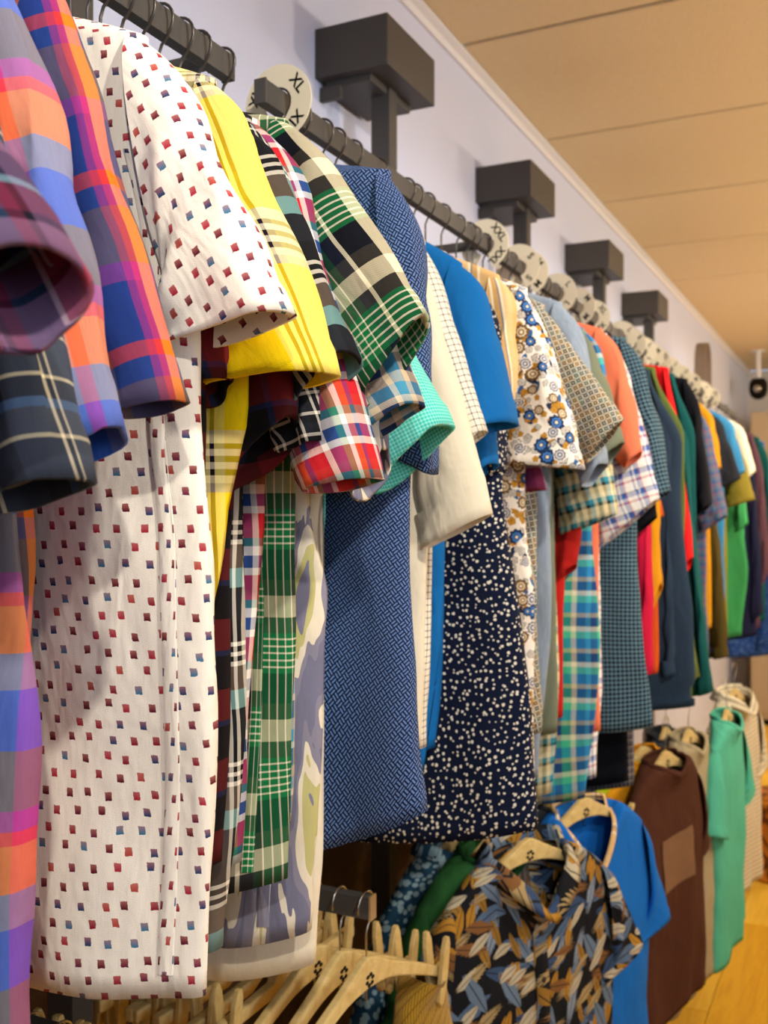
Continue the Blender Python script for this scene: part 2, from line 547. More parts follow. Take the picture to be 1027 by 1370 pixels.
W, K = '#e9e2d4', '#15161a'
FAB = {
    'squares': squares_fabric(),
    'madras': plaid('bright_madras_cotton', [(26, '#8f8aa4'), (30, '#3f6fd6'), (14, '#c42a86'), (24, '#6f6a78'), (30, '#7f8ab8'), (10, '#d9246a'), (22, '#8a86a0')],
                    [(40, '#2f62d0'), (24, '#7f86a8'), (32, '#e8812a'), (9, '#e2453a'), (14, '#a8489c'), (40, '#6f6c74')], .66),
    'madrasdark': plaid('dark_madras_cotton', [(20, '#6b5a58'), (32, '#22397c'), (18, '#5a5560'), (28, '#1d2c66'), (6, '#8a1c5c'), (6, '#c41f3c'), (12, '#ff8a10')],
                    [(44, '#20408f'), (14, '#8a3f94'), (44, '#6a5c5c'), (16, '#23458f'), (12, '#c8452c')], .42),
    'rednavy': plaid('red_teal_plaid', [(18, '#8e2438'), (3, '#c9b4c0'), (20, '#2b4466'), (9, '#6a2240'), (5, '#15151f'), (24, '#6f5478'), (10, '#d0243c')],
                     [(26, '#8a6484'), (5, '#15182a'), (18, '#6e2a44'), (5, '#7fa6bc'), (20, '#3a3250')], .5),
    'charcoal': plaid('charcoal_windowpane_plaid', [(30, '#343c4c'), (3, '#e8dfc4'), (4, '#343c4c'), (2, '#e8dfc4'), (24, '#4a5364'), (7, '#3d5c8a'), (18, '#23262f')],
                      [(26, '#333947'), (2.5, '#d8cfae'), (16, '#464c5a'), (6, '#50709c'), (12, '#23262f'), (2.5, '#ddd3b0')], .5),
    'yellow': plaid('yellow_seersucker_plaid', [(88, '#f6d40c'), (8, '#f6e680'), (4, '#140a1e'), (5, '#f3e08c'), (4, '#140a1e'), (5, '#f3e08c'), (4, '#140a1e'), (8, '#d8c88e'), (40, '#efe08a')],
                    [(80, '#f4cc08'), (8, '#b6a698'), (7, '#efe2b8'), (5, '#140a1e'), (6, '#d8cdbc'), (5, '#140a1e'), (6, '#d8cdbc'), (5, '#140a1e'), (11, '#e9dcb0'), (36, '#f6d80c')], .5, slub=.12, weave=.5),
    'tealblack': plaid('black_aqua_plaid', [(28, K), (20, '#7aaeb4'), (10, '#2b2d33'), (4, W), (4, K), (4, W), (4, K), (4, W), (22, '#5d5148'), (16, '#20242c')],
                       [(30, '#20232a'), (18, '#86b6b6'), (22, '#6a5c50'), (4, W), (5, K), (4, W), (5, K), (4, W), (20, K)], .5),
    'redcheck': plaid('dark_red_black_check', [(30, '#5e1418'), (30, '#120e12'), (6, '#1d2440')], [(28, '#661a1c'), (30, '#100d10'), (5, '#20264a')], .5),
    'tartan': plaid('red_white_blue_plaid', [(16, '#c4202c'), (6, '#efe8e0'), (12, '#27407a'), (8, '#2f7f62'), (6, '#efe8e0'), (9, '#d85a2a'), (6, '#3b3a78')],
                    [(14, '#c8232c'), (7, '#f0eae0'), (12, '#2b4a86'), (9, '#efe8e0'), (8, '#3a7a6a'), (10, '#c03a2c')], .5),
    'bwgrid': plaid('black_white_small_plaid', [(7, K), (3, W), (5, K), (3, W), (9, '#1e2028')], [(7, K), (3, W), (9, '#20222a')], .5),
    'green': plaid('green_navy_cream_plaid', [(8, '#124a30'), (1.6, '#e6e0c8'), (7, '#16703f'), (1.6, '#e6e0c8'), (7, '#16703f'), (1.6, '#e6e0c8'), (7, '#16703f'), (1.6, '#e6e0c8'), (7, '#16703f'), (1.6, '#e6e0c8'), (8, '#124a30'), (12, '#12182c'), (4, '#e6dcc0'), (28, '#07090f'), (24, '#e6dab8')],
                   [(30, '#0c101c'), (5, '#16703f'), (2, '#e8e2c9'), (5, '#16703f'), (2, '#e8e2c9'), (5, '#16703f'), (2, '#e8e2c9'), (5, '#16703f'), (2, '#e8e2c9'), (5, '#16703f'), (2, '#e8e2c9'), (5, '#16703f'), (16, '#3a3630'), (22, '#d8cdae'), (16, '#3a3630')], .5),
    'flannel': plaid('grey_tan_flannel_plaid', [(7, '#4a4c58'), (2, '#c9b59a'), (6, '#2b2e3a'), (3, '#8a8c98')], [(7, '#50525c'), (2, '#c9b59a'), (7, '#2b2e3a')], .5),
    'bluecheck': plaid('blue_tan_check', [(18, '#23365f'), (6, '#d9c9ac'), (14, '#3f92b4'), (10, '#c9b493')], [(18, '#243355'), (7, '#e0d2b8'), (13, '#4a8fb0'), (12, '#bfa98a')], .5),
    'hawaiian': hawaiian(),
    'cream': plain('cream_cotton', '#efe3c9'),
    'aqua': plaid('aqua_micro_check', [(2.6, '#3fc6b8'), (1.4, '#a6efe2')], [(2.6, '#3fc6b8'), (1.4, '#a6efe2')], .5, slub=.06),
    'basket': basket_fabric('navy_basket_print', '#0a1332', '#6883b8'),
    'grid': plaid('white_black_grid', [(1.6, '#20222a'), (7, '#f2ecdd')], [(1.6, '#20222a'), (7, '#f2ecdd')], .5, slub=.04),
    'blue': plain('bright_blue_cotton', '#176cb4'),
    'dots': dots_fabric('navy_white_fleck_viscose', '#121a33', '#ece6d6', 112, .23),
    'tan': plaid('tan_stripe_linen', [(30, '#d8b076'), (4, '#efe3c6'), (8, '#c79a5c'), (3, '#4d6384'), (4, '#efe3c6'), (18, '#dcb986')], [(30, '#d8b27c'), (12, '#cfa468')], .25),
    'floral': floral_fabric(),
    'purple': plaid('purple_maroon_plaid', [(30, '#7a2c5c'), (18, '#b48ab0'), (20, '#4a1f3a')], [(34, '#8a3564'), (14, '#c3a3bd'), (24, '#8f2f3a')], .5),
    'mosaic': mosaic_fabric(),
    'denim': denim(),
    'sage': plain('sage_green_cotton', '#6f7460'),
    'stripeplaid': plaid('khaki_teal_stripe_plaid', [(9, '#d9cba2'), (7, '#2a2a22'), (9, '#2b8aa4'), (7, '#d9cba2'), (8, '#3a5a52')], [(12, '#d2c090'), (6, '#23241f'), (9, '#3d91a2'), (9, '#e0d6ae')], .5),
    'red': plain('deep_red_cotton', '#b5201c'),
    'tealplaid': plaid('teal_blue_madras', [(18, '#1f6aa0'), (10, '#d8d2b0'), (18, '#2fb089'), (14, '#24457c'), (10, '#3a9ac8')], [(20, '#2a78b4'), (14, '#58c49a'), (10, '#e0dcb8'), (18, '#23406f'), (9, '#b9a878')], .5),
    'salmon': plain('salmon_cotton', '#e87a58'),
    'bwrplaid': plaid('white_blue_red_plaid', [(18, '#f0ede8'), (4, '#2f58a8'), (5, '#f0ede8'), (9, '#3b6ab8'), (3, '#c0303c')], [(18, '#f2efe9'), (4, '#c0303c'), (8, '#eeeae4'), (9, '#345fae'), (3, '#28304a')], .5, slub=.05),
    'gingham': plaid('dark_teal_gingham', [(5.6, '#080a14'), (3.8, '#6a8ea2')], [(5.6, '#080a14'), (3.8, '#7497a8')], .5, slub=.05),
    'slate': plain('slate_blue_jersey', '#2c3e52'),
    'orange': plain('orange_jersey', '#d65a1c'),
    'olive': plain('olive_green_jersey', '#5b6a35'),
    'brightred': plain('bright_red_jersey', '#d0161c'),
    'black': plain('black_jersey', '#0f1017'),
    'teal': plain('dark_teal_jersey', '#12504f'),
    'mustard': plain('mustard_jersey', '#d8951a'),
    'sky': plain('sky_blue_jersey', '#3f8fc4'),
    'pink': plain('crimson_jersey', '#c4183e'),
    'greyplaid': plaid('grey_blue_red_plaid', [(14, '#5c6a80'), (3, '#b04a4a'), (14, '#3c5a80')], [(14, '#66707f'), (3, '#b04a4a'), (12, '#44618a')], .5),
    'brownolive': plain('brown_olive_cotton', '#4f431c'),
    'khaki': plain('khaki_cotton', '#8a7c2c'),
    'emerald': plain('green_cotton', '#3f9a58'),
    'darknavy': plain('dark_navy_cotton', '#1a1d38'),
    'maroon': plaid('maroon_stripe_jersey', [(9, '#6a4450'), (5, '#3f3036')], [(9, '#6a4450'), (5, '#4a3a40')], .3),
    'royal': dots_fabric('royal_blue_print', '#1b3f8a', '#6f9ad4', 90, .25),
    'leaf': leaf_print(),
    'cobalt': plain('cobalt_blue_jersey', '#1668c0', .9, .3),
    'brown': plain('dark_brown_jersey', '#4a2a1e'),
    'oatmeal': dots_fabric('oatmeal_melange', '#8d8266', '#b5aa8c', 420, .5),
    'mint': plain('mint_green_jersey', '#54b49a'),
    'creamstripe': plaid('cream_grey_stripe_jersey', [(30, '#d8cdb2')], [(10, '#ded4ba'), (6, '#9a927e')], .85, slub=.05),
    'charcoalplain': plain('charcoal_jersey', '#2e3138'),
    'lime': plain('neon_lime_jersey', '#c4d81c'),
    'darkgreen': plain('bottle_green_cotton', '#1f4a24'),
    'tealprint': dots_fabric('teal_flower_print', '#1b3c52', '#7f98a0', 60, .4),
    'mustcord': cord('mustard_corduroy', '#86661a', '#c09632', 4.5),
}
M_METAL = solid('dark_bronze_metal', '#504d4b', .45, .0, .08)
M_HOOK = solid('dark_steel_wire', '#5a5652', .35, .9)
M_STEEL = solid('bright_steel_wire', '#b8b4ac', .28, 1.0)
M_RING = solid('beige_plastic', '#e6dcc2', .5, 0, .03)
M_INK = solid('black_print', '#15130f', .7)
M_BUTTON = solid('dark_horn_button', '#3a3430', .4)


def wood(name, a, b, scale=22, rough=.5):
    t = NT(name, rough, coord='Object')
    v = t.rot(t.uv, 0, (scale * 2.2, scale * .35, scale * 2.2))
    n = t.noise(v, 1.0, 4.0, .6, .8)[0]
    return t.done(t.ramp(n, [(.25, srgb(a)), (.75, srgb(b))], 'LINEAR'), False)


M_WOOD = wood('pale_beech', '#c0a262', '#dcc48a')
M_FLOOR = []
for k, (a, b) in enumerate((('#cf9a1c', '#e6b838'), ('#c89016', '#e0ae2c'), ('#d6a428', '#ecc248'))):
    t = NT('oak_floor_board_%s' % 'abc'[k], .42, coord='Object')
    n = t.noise(t.rot(t.uv, 0, (26, 2.2, 1)), 1.0, 5.0, .62, 1.2)[0]
    M_FLOOR.append(t.done(t.ramp(n, [(.25, srgb(a)), (.6, srgb(b)), (.8, srgb(a))], 'LINEAR'), False))


def wall_mat(name, h, bump=.08):
    t = NT(name, .85, coord='Object')
    n = t.noise(t.uv, 3, 4.0)[0]
    c = t.mix(t.math('MULTIPLY', n, .06), srgb(h), srgb('#8a8a90'))
    t.bump(t.noise(t.uv, 260, 3.0)[0], bump, .002)
    return t.done(c, False)


M_WALL = wall_mat('pale_lilac_wall_paint', '#d3dbf9')
M_FARW = wall_mat('pale_grey_wall_paint', '#d5d2d2')
M_TRIM = wall_mat('white_gloss_trim', '#e6e6ee', .02)


def ceiling_mat():
    t = NT('textured_ceiling_board', .9, coord='Object')
    n = t.noise(t.uv, 70, 5.0, .75, 1.2)[0]
    c = t.mix(t.math('MULTIPLY', n, .40), srgb('#f4deb4'), srgb('#b89c70'))
    t.bump(n, .8, .006)
    return t.done(c, False)


M_CEIL = ceiling_mat()
M_GAP = solid('dark_joint', '#5a4a34', .9)

# ------------------------------------------------------------------ room shell


def struct(name, mb, mat, **kw):
    o = mb.build(name, mat, **kw)
    o['kind'] = 'structure'
    return o


def labelled(o, label, cat):
    o['label'], o['category'] = label, cat
    return o


YC, YL = (FAR_Y + NEAR_Y) / 2, FAR_Y - NEAR_Y
XC, XL = (WALL_X + RIGHT_X) / 2, RIGHT_X - WALL_X
labelled(struct('wall_left', MB().box((WALL_X - .05, YC, CEIL_Z / 2), (.1, YL + .2, CEIL_Z)), M_WALL), 'pale lilac painted wall behind the clothes rails', 'wall')
# far wall with a doorway beside the left corner
far = MB()
far.box((WALL_X + .12, FAR_Y + .05, CEIL_Z / 2), (.24, .1, CEIL_Z))
far.box((WALL_X + 2.7, FAR_Y + .05, CEIL_Z / 2), (3.6, .1, CEIL_Z))
far.box((WALL_X + .57, FAR_Y + .05, (CEIL_Z + 2.3) / 2), (.66, .1, CEIL_Z - 2.3))
labelled(struct('wall_far', far, M_FARW), 'pale grey far wall with a doorway', 'wall')
d = MB().box((WALL_X + .57, FAR_Y + .03, 1.15), (.66, .05, 2.3))
door = struct('door_1', d, wall_mat('beige_door_paint', '#cdb89c', .02))
labelled(door, 'beige door in the far wall beside the left corner', 'door')
MB().box((WALL_X + .82, FAR_Y - .01, 1.05), (.12, .03, .02)).build('handle', M_STEEL, door)
# near and right walls, each with a window added out of view
nb = MB()
nb.box((WALL_X + .52, NEAR_Y - .05, CEIL_Z / 2), (1.04, .1, CEIL_Z))
nb.box((3.32, NEAR_Y - .05, CEIL_Z / 2), (.16, .1, CEIL_Z))
nb.box((1.6, NEAR_Y - .05, .7), (3.3, .1, 1.4))
nb.box((1.6, NEAR_Y - .05, (CEIL_Z + 2.9) / 2), (3.3, .1, CEIL_Z - 2.9))
M_DARKW = wall_mat('brown_wall_paint', '#6e5a48')  # unseen walls painted dark to cut the bounced fill light
labelled(struct('wall_near', nb, M_DARKW), 'brown wall around the added shop window', 'wall')
rb = MB()
rb.box((RIGHT_X + .05, -1.3, CEIL_Z / 2), (.1, 1.2, CEIL_Z))
rb.box((RIGHT_X + .05, (1.9 + FAR_Y) / 2, CEIL_Z / 2), (.1, FAR_Y - 1.9, CEIL_Z))
rb.box((RIGHT_X + .05, .6, .7), (.1, 2.6, 1.4))
rb.box((RIGHT_X + .05, .6, (CEIL_Z + 2.9) / 2), (.1, 2.6, CEIL_Z - 2.9))
labelled(struct('wall_right', rb, M_DARKW), 'brown right wall with an added side window', 'wall')
wf = MB()  # frame of the added shop window, made up with its daylight
for x in (-.02, 1.6, 3.22):
    wf.box((x, NEAR_Y - .05, 2.15), (.06, .06, 1.5))
for z in (1.43, 2.87):
    wf.box((1.6, NEAR_Y - .05, z), (3.3, .06, .06))
labelled(struct('added_window_1', wf, M_TRIM), 'white frame of the added shop window', 'window')
wf = MB()  # frame of the added side window, likewise made up
for y in (-.67, .6, 1.87):
    wf.box((RIGHT_X + .05, y, 2.15), (.06, .06, 1.5))
for z in (1.43, 2.87):
    wf.box((RIGHT_X + .05, .6, z), (.06, 2.6, .06))
labelled(struct('added_window_2', wf, M_TRIM), 'white frame of the added side window', 'window')

# floor of separate boards
floor = struct('floor', MB().box((XC, YC, -.06), (XL + .2, YL + .2, .1)), M_GAP)
labelled(floor, 'yellow oak board floor of the shop', 'floor')
BW, BL = .19, 1.5
bmes = [MB().box((0, 0, 0), (BW - .003, BL - .003, .012)).mesh('board', m, bevel=.0012) for m in M_FLOOR]
rnd = random.Random(4)
ix = 0
x = WALL_X + BW / 2
while x < RIGHT_X:
    y = NEAR_Y - rnd.random() * BL + BL / 2
    while y - BL / 2 < FAR_Y:
        yy = min(max(y, NEAR_Y + BL / 2), FAR_Y - BL / 2)
        if yy == y:
            link('board', bmes[rnd.randrange(3)], floor, (x, y, -.006))
        y += BL
    x += BW
    ix += 1

# ceiling of large fibre boards in shallow joints
ceil = struct('ceiling', MB().box((XC, YC, CEIL_Z + .07), (XL + .2, YL + .2, .1)), M_GAP)
labelled(ceil, 'warm beige ceiling of textured boards', 'ceiling')
PY, PX = .807, 1.46
cpm = MB().box((0, 0, 0), (PX - .012, PY - .016, .02)).mesh('panel', M_CEIL, bevel=.004)
y0 = 2.66
k = -7
while True:
    yc = y0 + PY * (k + .5)
    if yc + PY / 2 > FAR_Y + .2:
        break
    if yc - PY / 2 > NEAR_Y - .3:
        for i in range(3):
            link('panel', cpm, ceil, (WALL_X + .025 + PX * (i + .5), yc, CEIL_Z + .01))
    k += 1
tr = MB()
tr.prism([(WALL_X, CEIL_Z - .032), (WALL_X + .010, CEIL_Z - .032), (WALL_X + .012, CEIL_Z - .014), (WALL_X + .03, CEIL_Z - .006), (WALL_X + .03, CEIL_Z + .02), (WALL_X, CEIL_Z + .02)], YL, 1, YC)
labelled(struct('trim_1', tr, M_TRIM), 'white cornice strip where the wall meets the ceiling', 'trim')
labelled(struct('baseboard_left', MB().box((WALL_X + .008, YC, .045), (.016, YL, .09)), M_TRIM, bevel=.003), 'white baseboard along the wall', 'baseboard')

labelled(struct('darkening_panel', MB().box((WALL_X + .006, 1.5, .66), (.012, 3.9, 1.14)), wood('darkening_panel_wood', '#4a3424', '#6a4c34', 6, .6), bevel=.002), 'brown wooden back panel added to darken the wall behind the lower arms', 'wall panel')  # brown board added so the lower wall reads darker

# row of pendant globe lamps, added out of view to warm the ceiling
M_ADDED_LAMP = NT('added_lamp_glass', .4)
M_ADDED_LAMP.b.inputs['Base Color'].default_value = (.9, .88, .82, 1)
M_ADDED_LAMP.b.inputs['Emission Color'].default_value = (1, .82, .58, 1)
M_ADDED_LAMP.b.inputs['Emission Strength'].default_value = 105.0
M_ADDED_LAMP = M_ADDED_LAMP.m
globe = MB().lathe([(.002, -.11)] + [(.11 * math.cos(math.radians(a)), .11 * math.sin(math.radians(a))) for a in range(-75, 76, 15)] + [(.02, .11)], 24).mesh('globe', M_ADDED_LAMP, True)
for y, w_ in ((2.9, 'fourth'), (4.6, 'third'), (6.3, 'second'), (8.0, 'first')):
    r = tag(empty('added_pendant_lamp', (1.15, y, CEIL_Z - .62)), 'added opal glass globe pendant lamp above the aisle, %s from the tall cabinet' % w_, 'lamp', 'added pendant lamps in a row above the aisle')
    link('globe', globe, r)
    MB().tube([(0, 0, .10), (0, 0, .60)], .004, 6).build('cord', M_INK, r)
    MB().lathe([(.05, .585), (.05, .615)], 20).build('canopy', M_TRIM, r)

# track spotlights added out of view to give the hanging clothes contrast
trk = tag(empty('added_light_track', (.62, 3.0, CEIL_Z)), 'added long black light track on the ceiling in front of the rails', 'light track')
MB().box((0, 0, -.012), (.035, 8.4, .024)).build('track', M_INK, trk)
for i, y in enumerate((-.75, .35, 1.45, 2.75, 4.05, 5.5)):
    sp = tag(empty('added_track_spotlight', (.62, y, CEIL_Z - .024)), 'added black track spotlight turned towards the clothes, %s from the shop window' % ('first', 'second', 'third', 'fourth', 'fifth', 'sixth')[i], 'spotlight', 'added track spotlights')
    d = (Vector((-.62, y + .75, 1.92)) - Vector((.62, y, CEIL_Z - .13))).normalized()
    MB().tube([(0, 0, 0), (0, 0, -.09)], .008, 8).build('stem', M_INK, sp)
    c0 = Vector((0, 0, -.13))
    MB().tube([c0 - d * .07, c0 - d * .05, c0 + d * .06], [.02, .036, .040], 18).build('housing', M_INK, sp)
    l = bpy.data.lights.new('added_spot_beam', 'SPOT')
    l.energy, l.color, l.spot_size, l.spot_blend, l.shadow_soft_size = 80, (1.0, .92, .80), math.radians(72), .9, .035
    lo = bpy.data.objects.new('added_spot_beam', l)
    COL.objects.link(lo)
    lo.location = Vector((.62, y, CEIL_Z - .154)) + d * .09
    lo.rotation_euler = d.to_track_quat('-Z', 'Y').to_euler()

# ------------------------------------------------------------------ rail system
RAIL_X = -.74
RZ = CAMZ + .580                         # top of the hanging rail
BOX_Y = [1.035 + .965 * i for i in range(5)]
for i, y in enumerate(BOX_Y):
    u = tag(empty('rail_upright', (-.993, y, 0)),
            'dark bronze upright with box cap, ' + ['beside the rail gap above the square print shirt', 'behind the navy basket print shirt', 'behind the size ring marked XXL',
                                                                 'behind the size ring marked L', 'last one towards the far wall'][i], 'wall upright', 'wall uprights with box caps')
    zt = CAMZ + 1.035
    MB().box((0, 0, zt - .053), (.172, .25, .106)).build('box_cap', M_METAL, u, bevel=.002)
    MB().box((.018, 0, (zt - .106) / 2 + .02), (.045, .04, zt - .106 - .04)).build('post', M_METAL, u, bevel=.0015)
    MB().box((-.02, 0, zt - .106 - .008), (.11, .20, .016)).build('cap_plate', M_METAL, u, bevel=.001)
    MB().box((-.06, -.10, zt - .106 - .028), (.05, .012, .03)).build('bracket', M_METAL, u, bevel=.001)
    for zz in (RZ - .016,):
        MB().box((.125, 0, zz), (.24, .014, .018)).build('rail_arm', M_METAL, u, bevel=.001)
    MB().box((0, 0, .012), (.09, .07, .024)).build('foot', M_METAL, u, bevel=.002)
segs = [(-.60, BOX_Y[0] + .03)] + [(BOX_Y[i] + (.105 if i == 0 else .012), BOX_Y[i + 1] - .004) for i in range(4)] + [(BOX_Y[4] + .01, 6.2)]
for i, (a, b) in enumerate(segs):
    r = tag(empty('hanging_rail', (RAIL_X, (a + b) / 2, RZ - .016)),
            'dark bronze square hanging rail section ' + ['over the square print shirt', 'over the green plaid and navy basket print shirts', 'over the floral and denim shirts',
                                                   'over the gingham and red garments', 'over the mustard and sky blue garments', 'at the far end of the wall'][i], 'clothes rail', 'upper hanging rail sections')
    MB().box((0, 0, 0), (.017, b - a, .032)).build('bar', M_METAL, r, bevel=.0015)
    for e, s in ((a, -1), (b, 1)):
        MB().box((0, e - (a + b) / 2, 0), (.019, .004, .034)).build('end_cap', M_METAL, r, bevel=.001)
    for e in (a + .05, b - .05):
        MB().tube([(0, e - (a + b) / 2, .012), (0, e - (a + b) / 2, .026)], .003, 8).build('peg', M_HOOK, r)


def arc(cx, cz, r, a0, a1, n):
    return [(cx + r * math.cos(math.radians(lerp(a0, a1, i / n))), 0, cz + r * math.sin(math.radians(lerp(a0, a1, i / n)))) for i in range(n + 1)]


hook_pts = arc(0, -.016, .0205, 200, -30, 12) + [(.012, 0, -.036), (.004, 0, -.044), (0, 0, -.054), (0, 0, -.150)]
ME_HOOK = MB().tube(hook_pts, .0019, 6).mesh('hook', M_HOOK, True)
ME_HOOK2 = MB().tube(hook_pts, .0015, 6).mesh('hook', M_STEEL, True)


def arms_mesh(name, half, drop, z0, mat, w=.012, thick=.018):
    top, bot = [], []
    for i in range(-10, 11):
        s = i / 10
        z = z0 - drop * abs(s) ** 1.25
        top.append((half * s, z))
        bot.append((half * s, z - thick * (1.5 - .7 * abs(s))))
    return MB().prism(top + bot[::-1], w, 1).mesh(name, mat, False, .002)


ME_ARMS = arms_mesh('shoulder_bar', .16, .085, -.150, M_WOOD)
GU = 'hangers on the upper rail'


def upper_hanger(x, y, rz, what):
    h = tag(empty('clothes_hanger', (x, y, RZ), rz), 'hanger with dark wire hook holding the ' + what, 'hanger', GU)
    link('hook', ME_HOOK, h)
    link('shoulder_bar', ME_ARMS, h)
    return h


# ------------------------------------------------------------------ garments
NC = 56


def sgnpow(c, e):
    return math.copysign(abs(c) ** e, c)


def grid_mesh(name, rows, uvs, mat, closed=True):
    """rows: list of equal-length point lists; uvs: same shape with n+1 columns"""
    mb = MB()
    n = len(rows[0])
    for r in rows:
        mb.v.extend(r)
    for i in range(len(rows) - 1):
        for k in range(n if closed else n - 1):
            l = (k + 1) % n
            mb.face((i * n + k, i * n + l, (i + 1) * n + l, (i + 1) * n + k),
                    (uvs[i][k], uvs[i][k + 1], uvs[i + 1][k + 1], uvs[i + 1][k]))
    return mb.mesh(name, mat, True)


def interp(pts, z):
    """pts: [(z,u)] with falling z"""
    if z >= pts[0][0]:
        return pts[0][1]
    for (za, ua), (zb, ub) in zip(pts, pts[1:]):
        if z >= zb:
            t = (za - z) / max(1e-6, za - zb)
            t = t * t * (3 - 2 * t) * .5 + t * .5
            return lerp(ua, ub, t)
    return pts[-1][1]


def make_body(root, fab, base, tip, neck_z, side, hem, seed, thick=.034, fold=.012, tail=.03, dip=0.0, neck_w=.07, rib=0.0, flare=0.0, umin=None, name='body', lean=0.0, edge=None):
    """tip=(u,z) world z; side=[(z,u)..]; returns neck ring in local coords"""
    R = random.Random(seed)
    ph = [R.uniform(0, 6.28) for _ in range(6)]
    kk = [R.uniform(14, 22), R.uniform(28, 42), R.uniform(55, 75)]
    rows, uvs, meta = [], [], []
    tu, tz = tip
    pit_z = tz - .20
    nsh, nbd = 9, 40
    levels = []
    for i in range(nsh):
        q = i / nsh
        levels.append((lerp(neck_w, tu, q ** .9), neck_z - (neck_z - tz) * q ** 1.35, lerp(.046, min(.028, thick), q)))
    for i in range(nbd + 1):
        q = i / nbd
        z = lerp(tz, hem, q)
        ua = interp(side, z)
        a = lerp(tu, ua, sm(tz, pit_z, z)) if z > pit_z else ua
        levels.append((a, z, lerp(min(.028, thick), thick, min(1, q * 3)) * (1 + flare * q)))
    ref = max(l[0] for l in levels)
    # arclength on a reference section for straight fabric
    def sec(a, b, k):
        th = 2 * math.pi * k / NC
        c, s = math.cos(th), math.sin(th)
        return a * sgnpow(c, .80), b * sgnpow(s, .80), c, s
    arcs = [0.0]
    p = sec(ref, thick, 0)
    for k in range(1, NC + 1):
        q = sec(ref, thick, k)
        arcs.append(arcs[-1] + math.hypot(q[0] - p[0], q[1] - p[1]))
        p = q
    uo, vo = R.uniform(0, .5), R.uniform(0, .5)
    if edge is not None:
        uo = ref + thick * .5 + edge
    vlen = 0.0
    H = neck_z - hem
    prev = None
    allrows = [(l, 0) for l in levels] + [(levels[-1], 1), (levels[-1], 2)]
    for (a, z, b), inner in allrows:
        t = (neck_z - z) / H
        row = []
        for k in range(NC):
            u, v, c, s = sec(a, b, k)
            if inner:
                v *= .90
                u *= .992
            wgt = sm(.04, .45, t)
            w = (math.sin(kk[0] * u + ph[0] + 1.3 * math.sin(2.1 * t + ph[3])) * .55 + math.sin(kk[1] * u + ph[1] + 1.7 * t) * .3 * t + math.sin(kk[2] * u + ph[2] - t * 2) * .12 * t)
            dv = fold * wgt * w * (.35 + .65 * t)
            nz = noise.noise(Vector((u * 7 + seed * 3.1, z * 4.5, (0 if s > 0 else 5) + seed)))
            dv += .012 * wgt * nz + .0030 * sm(0, .2, t) * noise.noise(Vector((u * 22 + z * 9, z * 13, seed + (0 if s > 0 else 3))))
            nz2 = noise.noise(Vector((seed * 1.7, z * 6, 9.0 if u > 0 else 3.0)))
            du = .006 * nz2 * wgt * (abs(u) / max(a, .01))
            zz = z - tail * sm(.75, 1, t) * (1 - min(1, (u / max(a, .01)) ** 2))
            if dip and s < 0.02:
                wd = max(0.0, 1 - (t * H) / (dip * 2.3))
                zz -= dip * wd * (max(0.0, 1 - abs(u) / (neck_w * 1.15)) ** .8)
            if inner == 2:
                zz += .02
            elif inner == 1:
                zz += .0005
            if rib and t * H > H - .055 and not inner:
                v *= .86
                u *= .965
            uu = u + du
            if umin is not None:
                uu = max(uu, umin)
            row.append((uu, v + dv + lean * t, zz - base))
        if prev is not None and not inner:
            vlen += math.hypot(a - prev[0], z - prev[1]) if t < .3 else abs(z - prev[1])
        prev = (a, z)
        rows.append(row)
        cf = 3 * NC // 4
        base_pts = [sec(a, b, k) for k in range(NC)]
        au = [0.0] * NC
        for k in range(cf - 1, cf - NC // 2 - 1, -1):
            p, q = base_pts[k % NC], base_pts[(k + 1) % NC]
            au[k % NC] = au[(k + 1) % NC] + math.hypot(p[0] - q[0], p[1] - q[1])
        for k in range(cf + 1, cf + NC // 2):
            p, q = base_pts[k % NC], base_pts[(k - 1) % NC]
            au[k % NC] = au[(k - 1) % NC] - math.hypot(p[0] - q[0], p[1] - q[1])
        zc = vlen if t < .3 else None
        uvs.append([(uo + au[k % NC], vo - vlen + (.02 * inner)) for k in range(NC + 1)])
    link(name, grid_mesh(name, rows, uvs, fab), root)
    return rows


